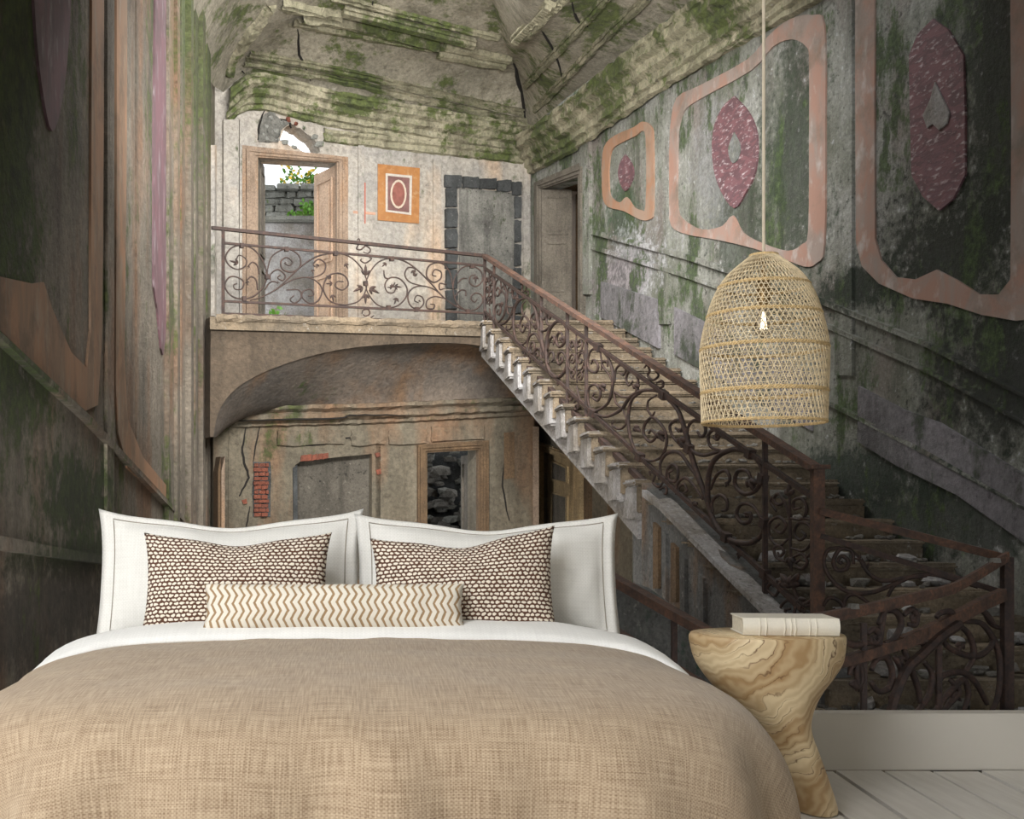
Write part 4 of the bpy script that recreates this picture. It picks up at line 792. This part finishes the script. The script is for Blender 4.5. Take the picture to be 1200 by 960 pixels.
for x, y in z4([(102, 130), (468, 398), (70, 500), (335, 747), (610, 700)])+z5([(365, 190), (262, 552), (428, 492), (420, 300), (430, 710)]): obj('collar', bar(STAIR.pt(x-2.6, y-1.8), STAIR.pt(x+2.6, y+1.8), .06, .075), RUST, sr)
def sy(x): return STAIR.pt(x, 600).y
def xo(Y): X = STAIR.a.x+(STAIR.b.x-STAIR.a.x)*(Y-STAIR.a.y)/(STAIR.b.y-STAIR.a.y); return PX+X*F/Y
def remap(pts, a0, a1, b0, b1):                                      # carry a panel's drawing from one bay of the flight to another
    out = []
    for x, y in pts:
        s_ = (sy(x)-sy(a0))/(sy(a1)-sy(a0)); t = (y-bo(x))/(hr(x)-bo(x)); X = xo(sy(b0)+s_*(sy(b1)-sy(b0))); out.append((X, bo(X)+t*(hr(X)-bo(X))))
    return out
for L, k in LONG: scroll(sr, STAIR, remap(L, 687, 896.5, 579, 665), .0155*k, n=4)
for (x, y), a_, L in LLEAF: q = remap([(x, y)], 687, 896.5, 579, 665)[0]; iron_leaf(sr, STAIR, q[0], q[1], a_, L*.5)
for L in NARR: scroll(sr, STAIR, remap(L, 896.5, 958, 665, 687), .013, n=3); scroll(sr, STAIR, remap(L, 896.5, 958, 568, 579), .012, n=2)
# --- landing railing at the foot of the stair
lr = rail_thing('landing_railing', 'short rusted railing from the tall newel post to the corner post', LAND.pt(1070, 840)); z6 = lambda L: [(940+x/3.69, 580+y/3.69) for x, y in L]
rbar(lr, LAND, (962, 599), (1182, 655), .07, .05, 'handrail', mat=RUSTY); rbar(lr, LAND, (962, 628), (1180, 696), .04, .035, 'lower_rail')
rbar(lr, LAND, (1180, 653), (1180, 842), .06, .06, 'corner_post')
LS = [[(172, 300), (155, 285), (172, 265), (198, 285), (190, 320), (150, 325), (135, 285), (165, 235), (215, 245), (222, 300)], [(165, 228), (110, 240), (95, 300), (130, 370), (200, 420), (300, 422), (400, 385), (480, 352), (560, 345), (660, 370), (760, 400)], [(250, 280), (290, 340), (350, 372), (450, 358), (540, 350)],
      [(370, 440), (400, 390), (450, 362), (520, 352)], [(90, 480), (120, 445), (165, 462), (180, 500), (150, 510), (135, 490)], [(180, 490), (190, 445), (230, 430), (290, 470)], [(780, 500), (820, 560), (870, 580)]]
for L in LS: scroll(lr, LAND, z6(L), .016)
for x, y, a_, L in ((250, 280, -2.2, 12), (280, 320, -2., 14), (165, 290, .5, 6)): iron_leaf(lr, LAND, *z6([(x, y)])[0], a_, L)
# --- front railing turning back toward the room
FR = Plane(P(930, 600, 6.45), P(1176, 600, 7.5))
fr = rail_thing('front_railing', 'broad flat rusted handrail over tangled iron scrolls, just behind the wooden stool', FR.pt(1050, 842))
p = cr([FR.pt(1181, 652, .02), FR.pt(1168, 660, .02), FR.pt(1140, 677, .02), FR.pt(1115, 690, .02), FR.pt(1075, 700, .02), FR.pt(1020, 713, .02), FR.pt(965, 724, .02), FR.pt(925, 730, .02)], 5)
bm = sweep(p, [(-.06, -.03), (.06, -.03), (.07, .0), (.06, .03), (-.06, .03), (-.06, -.03)], V((-.35, -.94, 0)).normalized()); obj('handrail', bm, RUSTY, fr)
p = [FR.pt(x, y) for x, y in z6([(870, 430), (780, 470), (650, 540), (530, 600), (430, 640), (250, 700), (120, 735)])]
bm = None
for i in range(len(p)-1): bm = bar(p[i], p[i+1]+(p[i+1]-p[i])*.03, .05, .075 if i < 4 else .06, bm)
obj('lower_rail', bm, RUSTY, fr)
p = [FR.pt(x, y, .04) for x, y in z6([(680, 560), (600, 615), (520, 690), (450, 760), (400, 880), (380, 960)])]; obj('scroll', tube(cr(p, 4), .03, 6), RUST, fr)
FS = [[(690, 545), (780, 560), (840, 650), (857, 760), (845, 880), (810, 955)], [(650, 550), (715, 595), (742, 660), (735, 720), (705, 765)], [(590, 600), (640, 665), (740, 700), (810, 665), (832, 615)], [(590, 880), (590, 810), (630, 772), (700, 770), (755, 820), (800, 905)], [(530, 725), (562, 775), (555, 850), (525, 905), (490, 945)], [(560, 960), (600, 900), (660, 830), (700, 800), (720, 860), (700, 940)],
      [(205, 780), (215, 740), (245, 735), (258, 790), (240, 830), (210, 815)], [(300, 760), (320, 715), (360, 700), (390, 760), (380, 830), (330, 850), (298, 810)], [(400, 700), (430, 760), (425, 830), (380, 880)], [(330, 560), (360, 500), (410, 510), (430, 560), (400, 620), (360, 640)], [(440, 520), (470, 495), (495, 520), (490, 560), (460, 560)], [(280, 600), (310, 580), (335, 610), (320, 640), (290, 635)], [(160, 620), (220, 650), (290, 640)], [(470, 640), (520, 640), (540, 680), (520, 700)], [(640, 800), (680, 850), (640, 900), (600, 950)], [(330, 690), (345, 560), (360, 480)], [(240, 690), (235, 760), (250, 850)], [(430, 640), (460, 720), (500, 830), (510, 900)], [(760, 480), (800, 520), (830, 560)]]
for L in FS: scroll(fr, FR, z6(L), .021, n=5)
for L in ([(580, 530), (600, 510), (640, 505), (665, 540), (662, 575)], [(225, 700), (235, 740)], [(360, 660), (375, 710)]): scroll(fr, FR, z6(L), .02, 'clamp')
for x, y in z6([(222, 497), (835, 297)]): obj('bolt', lathe([(0, .03), (.03, .028), (.035, 0)], FR.pt(x, y, .05)-V((0, 0, -.005)), 8), MRUB, fr)
for i, (x, y, a_) in enumerate(((300, 610, 1.), (470, 540, -.5), (230, 800, 1.5), (690, 640, 2.), (650, 860, .7), (420, 700, 1.2))): iron_leaf(fr, FR, *z6([(x, y)])[0], a_, 14)
for x in (1012, 1100): rbar(fr, FR, (x, 730 if x < 1050 else 735), (x, 842), .03, .03, 'baluster')
# --- lower railing glimpsed between pillow and stool
LOWR = Plane(P(640, 600, 7.6), P(860, 600, 6.5))
lw = rail_thing('lower_railing', 'rusted stair rail slanting between the white pillow and wooden stool', LOWR.pt(750, 800))
rbar(lw, LOWR, (640, 634), (868, 764), .09, .05, 'handrail', mat=RUSTY); rbar(lw, LOWR, (640, 690), (868, 832), .06, .045, 'lower_rail', mat=RUSTY)
for x in (690, 790): rbar(lw, LOWR, (x, 600+62+(x-690)*.57), (x, 845), .03, .03, 'baluster')
obj('wall_flight', panel(Plane(P(640, 600, 8.2), P(880, 600, 7.1)), [(640, 655), (745, 690), (880, 790), (880, 850), (640, 850)], (), -.15, 0), plaster('green_flecked_plaster', (120, 120, 116), (92, 94, 92), .5, ((50, 84, 62), (34, 52, 40)), seed=99, sc=2), kind='structure')
# =================================================================== RUBBLE on landing and steps
rnd = random.Random(12)
for i in range(90):
    k = i % 45; X = rnd.uniform(3.3, 4.9); Y = rnd.uniform(6.3, 8.15); z = -.44
    if i >= 45:
        s_ = rnd.randint(14, NS-1); Y = 16.55-run*s_-run*rnd.uniform(.3, .9); X = rnd.uniform(sx(Y)+.3, rx(Y)-.15); z = zt0-rise*s_
    else: X = rnd.uniform(3.2, rx(Y)-.2) if Y > 7 else rnd.uniform(3.2, 4.6)
    o = obj('rubble_chunk', rock((0, 0, 0), rnd.uniform(.05, .15), i, (1, .7, .5)), MRUB if i % 2 else MSTEP); o.location = (X, Y, z)
    if i < 45: tag(o, 'pale broken plaster chunk on the floor of the landing behind the corner railing', 'rubble', 'rubble on the foot landing')
    else: tag(o, 'pale broken plaster chunk lying on the lower steps of the stone stair', 'rubble', 'rubble on the stair steps')
ds = bmesh.new()
for i in range(700):
    if i < 350: Y = rnd.uniform(6, 8.15); X = rnd.uniform(2.6, 5.0); z = -.44
    else:
        s_ = rnd.randint(4, NS-1); Y = 16.55-run*s_-run*rnd.uniform(.15, .95); X = rnd.uniform(sx(Y)+.2, rx(Y)-.1); z = zt0-rise*s_
    ds = join(ds, rock((X, Y, z), rnd.uniform(.015, .06), i, (1, .8, .5))) if i % 1 == 0 else ds
tag(obj('rubble_dust', ds, MRUB), 'small grey rubble and grit strewn over stair and landing', 'rubble', kind='stuff')

# =================================================================== BED
bed = thing('bed', 'low double bed under tan linen in front of the stair hall', 'bed', (0, 3.0, 0))
A_, B_, YC = .93, .88, 3.06
PR = [(0, .515), (.3, .514), (.55, .508), (.72, .497), (.84, .478), (.91, .45), (.955, .41), (.985, .36), (1.005, .30), (1.018, .22), (1.028, .13), (1.035, .05), (1.04, .012)]
obj('mattress', box((-.76, 2.5, .22), (.76, 3.96, .455), bev=.05), MWHITE, bed, smooth=True); obj('bed_base', box((-.74, 2.5, .06), (.74, 3.96, .22), bev=.02), MSUB, bed)
for x in (-.72, .72):
    for y in (2.6, 3.85): obj('leg', box((x-.03, y-.03, 0), (x+.03, y+.03, .06)), MSUB, bed)
from mathutils import noise as mn
def prz(q):
    for i in range(len(PR)-1):
        if PR[i][0] <= q <= PR[i+1][0]: t = (q-PR[i][0])/(PR[i+1][0]-PR[i][0]); t = t; return PR[i][1]+(PR[i+1][1]-PR[i][1])*t
    return PR[-1][1]
# duvet: rings of a rounded rectangle going over the edge and down, with soft folds on the drop
PS = cr([V((q, z, 0)) for q, z in PR], 5); NT = 160; rows, uvs = [], []; arc = 0; pv = None
for q in PS:
    if pv is not None: arc += math.hypot((q.x-pv.x)*A_, q.y-pv.y)
    pv = q; r, ur = [], []
    for k in range(NT+1):
        t = 2*math.pi*k/NT; c, s_ = math.cos(t), math.sin(t); n_ = 4.2
        R = 1/((abs(c)**n_+abs(s_)**n_)**(1/n_)); x, y = A_*R*c, B_*R*s_
        drop = max(0, (q.x-.86)/.18); drop = min(1, drop)
        fold = .027*drop*(math.sin(t*17+2*math.sin(t*3))+.6*math.sin(t*29+1.3))*(.4+.6*drop)
        X = x*q.x+c*fold; Y = YC+y*q.x+s_*fold
        z = q.y+.008*mn.noise(V((X*4, Y*4, .3)))*(1-.3*drop)+.004*mn.noise(V((X*11, Y*7, 2.)))+.012*drop*mn.noise(V((X*5, Y*5, q.y*6)))
        r.append(V((X, Y, max(.012, z)))); ar = arc/max(1e-6, A_)*A_
        ex = max(0, .515-q.y); nx_, ny_ = math.copysign((abs(x)/A_)**3.2/A_, x), math.copysign((abs(y)/B_)**3.2/B_, y); nl = math.hypot(nx_, ny_) or 1
        ur.append((x*q.x+nx_/nl*ex, y*q.x+ny_/nl*ex))
    rows.append(r); uvs.append(ur)
bm = loft(rows, uv=uvs)
duv = obj('duvet', bm, MDUV, smooth=True); tag(duv, 'tan linen duvet spread over the bed and hanging to the floor', 'duvet')
# white sheet folded back at the head end
SECC = {}
def section(Y, drop, N_=90):                           # the duvet's own cross-section at depth Y, as N_ even points
    k = (round(Y, 4), drop)
    if k not in SECC:
        dq = abs(Y-YC)/B_; n_ = 4.2
        sec = [(A_*max(0, q.x**n_-dq**n_)**(1/n_), q.y) for q in cr([V((q, z, 0)) for q, z in PR], 9) if q.x >= dq-1e-6 and q.y > .515-drop]
        sec = [(-x, z) for x, z in sec[::-1]]+[(x, z) for x, z in sec[0 if sec[0][0] > .02 else 1:]]
        SECC[k] = [(p.x, p.y) for p in resample([V((x, z, 0)) for x, z in sec], N_)]
    return SECC[k]
def sheet_rows(y0, y1, offs, amp, drop=.36, N_=90):
    rows, uvs = [], []; ny = len(offs)-1
    for j in range(ny+1):
        row, ur = [], []
        for i in range(N_):
            s_ = abs(i/(N_-1)*2-1); yy = y0-.42*max(0, (s_-.55)/.45)**1.4+.015*mn.noise(V((i*.09, 9., 1.)))
            Y = round(yy+(y1-yy)*j/ny, 3); sc_ = section(Y, drop); x, z = sc_[i]
            a, b = sc_[max(0, i-1)], sc_[min(N_-1, i+1)]; t = V((b[0]-a[0], 0, b[1]-a[1])).normalized(); nn = V((-t.z, 0, t.x)); e_ = offs[j]*(1-.55*s_**2)
            wob = amp*mn.noise(V((x*6, Y*14, z*6)))*min(1, e_/.02)
            row.append(V((x, Y, z))+nn*(e_+wob)); ur.append((i/(N_-1)*2.2, Y))
        rows.append(row); uvs.append(ur)
    return rows, uvs
rw2, uv2 = sheet_rows(3.345, 3.76, [.003, .022, .034, .041, .045, .046, .045, .044, .042, .04, .037, .034, .03], .008)
sh = obj('folded_sheet', loft(rw2, uv=uv2), MWHITE, smooth=True); tag(sh, 'white sheet folded back over the head end of the tan duvet', 'sheet')
so = sh.modifiers.new('thickness', 'SOLIDIFY'); so.thickness = .01; so.offset = -1
# =================================================================== PILLOWS
def pillow(name, label, cat, c, w_, h_, t_, mat, tilt, dent=.0, pinch=.06, flange=0., yaw=0., ears=0., skew=0., group=None, stitch=None, roll=0.):
    n = 40; vt = {}; bm = bmesh.new(); uvl = bm.loops.layers.uv.new('UVMap'); uvm = {}
    R = Matrix.Rotation(yaw, 3, 'Z') @ Matrix.Rotation(-tilt, 3, 'X') @ Matrix.Rotation(roll, 3, 'Y')
    def pos(i, j, side):
        u, v = -1+2*i/n, -1+2*j/n
        x = w_/2*u*(1-pinch*(1-abs(v)**2.2)*abs(u)); z = h_/2*v*(1-pinch*1.2*(1-abs(u)**2.2)*max(0, abs(v)))
        z += ears*max(0, v)*abs(u)**5; x += ears*.4*math.copysign(abs(u)**5, u)*max(0, v)**3
        z -= dent*math.exp(-(u/.38)**2)*max(0, v)**1.5; z += skew*u*max(0, (v+1)/2)
        uu, vv = min(1, abs(u)/(1-flange)), min(1, abs(v)/(1-flange))
        th = t_/2*(max(0, 1-uu**2.6)*max(0, 1-vv**2.6))**.55; th += .004
        th += (.010*mn.noise(V((x*9+c[0], z*9, side*3.)))+.006*mn.noise(V((x*20, z*14, side*5.))))*min(1, th/.03)
        th -= dent*.8*math.exp(-(u/.25)**2)*max(0, v)*(th/t_)
        return R @ V((x, -side*th, z+h_/2))+V(c)
    for side in (1, -1):
        g = {}
        for i in range(n+1):
            for j in range(n+1):
                edge = i in (0, n) or j in (0, n)
                if edge and side == -1: g[i, j] = vt[i, j]
                else:
                    g[i, j] = bm.verts.new(pos(i, j, side)); uvm[g[i, j]] = (i/n*w_, j/n*h_)
                    if edge: vt[i, j] = g[i, j]
        for i in range(n):
            for j in range(n):
                q = (g[i, j], g[i+1, j], g[i+1, j+1], g[i, j+1]); fc = bm.faces.new(q if side == 1 else q[::-1])
                for lp in fc.loops: lp[uvl].uv = uvm[lp.vert]
    st_pts = None
    if stitch:
        k = round(n*flange/2)
        idx = [(i, k) for i in range(k, n-k)]+[(n-k, j) for j in range(k, n-k)]+[(i, n-k) for i in range(n-k, k, -1)]+[(k, j) for j in range(n-k, k, -1)]
        st_pts = [pos(i, j, 1)+R @ V((0, -.002, 0)) for i, j in idx]
    zm = min(v.co.z for v in bm.verts)
    t = thing(name, label, cat, c, group) if stitch else None
    o = obj('cover' if stitch else name, bm, mat, t, smooth=True)
    if stitch: obj('seam', tube(st_pts, .0016, 4, closed=True), stitch, t)
    else: tag(o, label, cat, group=group)
    return t or o
MSEAM = plain('grey_beige_seam', (150, 142, 130), .9)
pillow('pillow', 'large ivory flanged pillow at the left of the bed head', 'pillow', (-.41, 3.76, .475), .83, .385, .17, MSHAM, .22, .03, .02, .12, ears=.03, stitch=MSEAM)
pillow('pillow', 'large ivory flanged pillow at the right of the bed head', 'pillow', (.41, 3.76, .475), .83, .375, .17, MSHAM, .22, .03, .02, .12, ears=.025, stitch=MSEAM)
pillow('cushion', 'brown and cream nubby cushion before the left ivory pillow', 'cushion', (-.365, 3.545, .505), .56, .30, .14, MNUB, .25, .022, .05, ears=.012)
pillow('cushion', 'brown and cream nubby cushion before the right ivory pillow, right corner raised', 'cushion', (.315, 3.545, .505), .55, .30, .14, MNUB, .25, .028, .05, ears=.014, skew=.02)
pillow('lumbar_cushion', 'long narrow cream zigzag cushion lying in front of the nubby cushions', 'cushion', (-.07, 3.42, .53), .755, .137, .10, MCHEV, .3, .0, .03)
# =================================================================== STOOL, BOOK
SD = 3.55; kpm = F/SD; cx0 = (899-PX)/kpm
SEC = [(744, 812, 985), (748, 810, 987), (757, 811, 987), (775, 816, 984), (792, 826, 974), (812, 843, 958), (835, 866, 946), (855, 884, 944), (880, 893, 953), (905, 903, 962), (930, 912, 970), (944, 916, 973), (947, 920, 970)]
prs = cr([V((y, a, b)) for y, a, b in SEC], 5); rows = []
zb0 = H-(947-PY)/kpm
for q in prs:
    z = (H-(q.x-PY)/kpm-zb0)*(.512/.518); cx = ((q.y+q.z)/2-PX)/kpm; r = (q.z-q.y)/2/kpm
    rows.append([V((cx+(r+.006*mn.noise(V((math.cos(t)*2, math.sin(t)*2, z*5))))*math.cos(t), SD+(.16+.22*(r-.1))*math.sin(t)*1.02, max(0.001, z))) for t in [2*math.pi*k/48 for k in range(49)]])
top = [V((((899-PX)/kpm), SD, rows[0][0].z+.002))]*49
bm = loft([top]+rows+[[V(((945-PX)/kpm, SD, 0.001))]*49]); bmesh.ops.remove_doubles(bm, verts=bm.verts, dist=1e-5); bmesh.ops.recalc_face_normals(bm, faces=bm.faces)
stool = obj('stool', bm, MTEAK, smooth=True); tag(stool, 'hourglass swirled teak root stool used as bedside table', 'stool')
ztop = rows[0][0].z+.003
bk_ = thing('book', 'thick ivory hardback book with ribbed spine lying on the wooden stool', 'book', ((915-PX)/kpm, SD-.06, ztop)); bk_c = V(bk_.location)
L_, W_, T_ = .272, .17, .05; ry = Matrix.Rotation(-.10, 3, 'Z')
def bb(lo, hi, bev=0.):
    b_ = box(lo, hi, bev=bev)
    for v in b_.verts: v.co = ry @ v.co + bk_c
    return b_
obj('cover_board', bb((-L_/2, -.03, T_-.004), (L_/2, W_-.03, T_), .0012), MBOOK, bk_); obj('cover_board', bb((-L_/2, -.03, 0), (L_/2, W_-.03, .004), .0012), MBOOK, bk_)
obj('pages', bb((-L_/2+.005, -.028, .004), (L_/2-.005, W_-.036, T_-.004)), MPAGE, bk_)
rows = []
for s_ in (-L_/2, L_/2): rows.append([bk_c+ry @ V((s_, -.03-.010*math.sin(math.pi*k/10), T_*k/10)) for k in range(11)])
sp = obj('spine', loft(rows), MBOOK, bk_, smooth=True)
for s_ in (-.088, -.07, -.018, .0, .052, .07, .012): obj('spine_band', tube([bk_c+ry @ V((s_, -.0305-.0105*math.sin(math.pi*k/10), T_*k/10)) for k in range(11)], .0024, 5), MBOOK, sp)
# =================================================================== PENDANT LAMP
LD = 3.42; kp = F/LD; LX = (895-PX)/kp; zpx = lambda y: H-(y-PY)/kp
pl_ = thing('pendant_lamp', 'dome shaped woven rattan pendant lamp hanging on a cream cord', 'lamp', (LX, LD, 2.72))
PRF = [(298, 13), (304, 20), (311, 29), (322, 41), (336, 51), (352, 58.5), (370, 64), (388, 68.5), (408, 71.5), (435, 71.5), (460, 70.5), (480, 70), (496, 69.5)]
pf = cr([V((y, r, 0)) for y, r in PRF], 4)
def pr_(y):
    for a, b in zip(pf, pf[1:]):
        if a.x <= y <= b.x: return (a.y+(b.y-a.y)*(y-a.x)/max(1e-6, b.x-a.x))/kp
    return pf[-1].y/kp
obj('cord', tube([(LX, LD, 2.715), (LX, LD, zpx(300))], .0048, 8), MCORD, pl_); obj('ceiling_rose', lathe([(0, 2.66), (.045, 2.665), (.055, 2.7), (.055, 2.72)], (LX, LD, 0), 20), MBRASS, pl_, smooth=True)
zones = [(300, 336), (336, 370), (370, 409), (409, 460), (460, 495)]
for zi, (ya, yb) in enumerate(zones):
    bm = bmesh.new(); N_ = 66; sw = .30 if zi < 4 else .2; ns = 10
    for dr in (1, -1):
        for k in range(N_):
            t0 = 2*math.pi*k/N_+(.04 if dr < 0 else 0)+zi*.03; pts = []
            for i in range(ns+1):
                y = ya+(yb-ya)*i/ns; t = t0+dr*sw*(i/ns); r = pr_(y)+.0013*dr; pts.append((LX+r*math.cos(t), LD+r*math.sin(t), zpx(y)))
            tube(pts, .00135, 4, bm, caps=False)
    nr = int((yb-ya)/5.2)
    for j in range(1, nr):                                          # twined rows tying the canes together
        y = ya+(yb-ya)*j/nr; r = pr_(y)
        tube([(LX+(r+.0016*math.sin(t*33))*math.cos(t), LD+(r+.0016*math.sin(t*33))*math.sin(t), zpx(y+.7*math.sin(t*33))) for t in [2*math.pi*i/132 for i in range(132)]], .0011, 4, bm, closed=True)
    obj('woven_cane', bm, MRATT, pl_, kind='stuff')
for y, th in ((300, .006), (336, .0055), (370, .0058), (409, .0062), (460, .0068), (495, .0052)):
    r = pr_(y); bm = bmesh.new()
    for ph in (0, 2.1, 4.2):
        tube([(LX+(r+.002*math.cos(t*40+ph))*math.cos(t), LD+(r+.002*math.cos(t*40+ph))*math.sin(t), zpx(y)+th*.6*math.sin(t*40+ph)) for t in [2*math.pi*i/240 for i in range(240)]], th*.42, 4, bm, closed=True)
    obj('braided_band', bm, MBAND2, pl_, smooth=True)
obj('top_cap', lathe([(.006, .004), (.03, .002), (.036, -.012)], (LX, LD, zpx(299)), 24), MBAND2, pl_, smooth=True)
obj('socket', lathe([(.006, 0), (.018, -.006), (.019, -.075), (.016, -.08)], (LX, LD, zpx(326)), 20), MBRASS, pl_, smooth=True)
obj('socket_rod', tube([(LX, LD, zpx(300)), (LX, LD, zpx(327))], .006, 8), MBRASS, pl_)
bl = obj('bulb', lathe([(.013, 0), (.014, -.014), (.024, -.036), (.029, -.058), (.024, -.078), (.012, -.09), (.0, -.093)], (LX, LD, zpx(326)-.08), 24), MGLASS, pl_, smooth=True)
fm = bmesh.new()
for k in range(6):
    t = k*1.047; tube([(LX+.004*math.cos(t), LD+.004*math.sin(t), zpx(326)-.095), (LX+.013*math.cos(t), LD+.013*math.sin(t), zpx(326)-.148)], .0016, 4, fm)
obj('filament', fm, MFIL, bl)
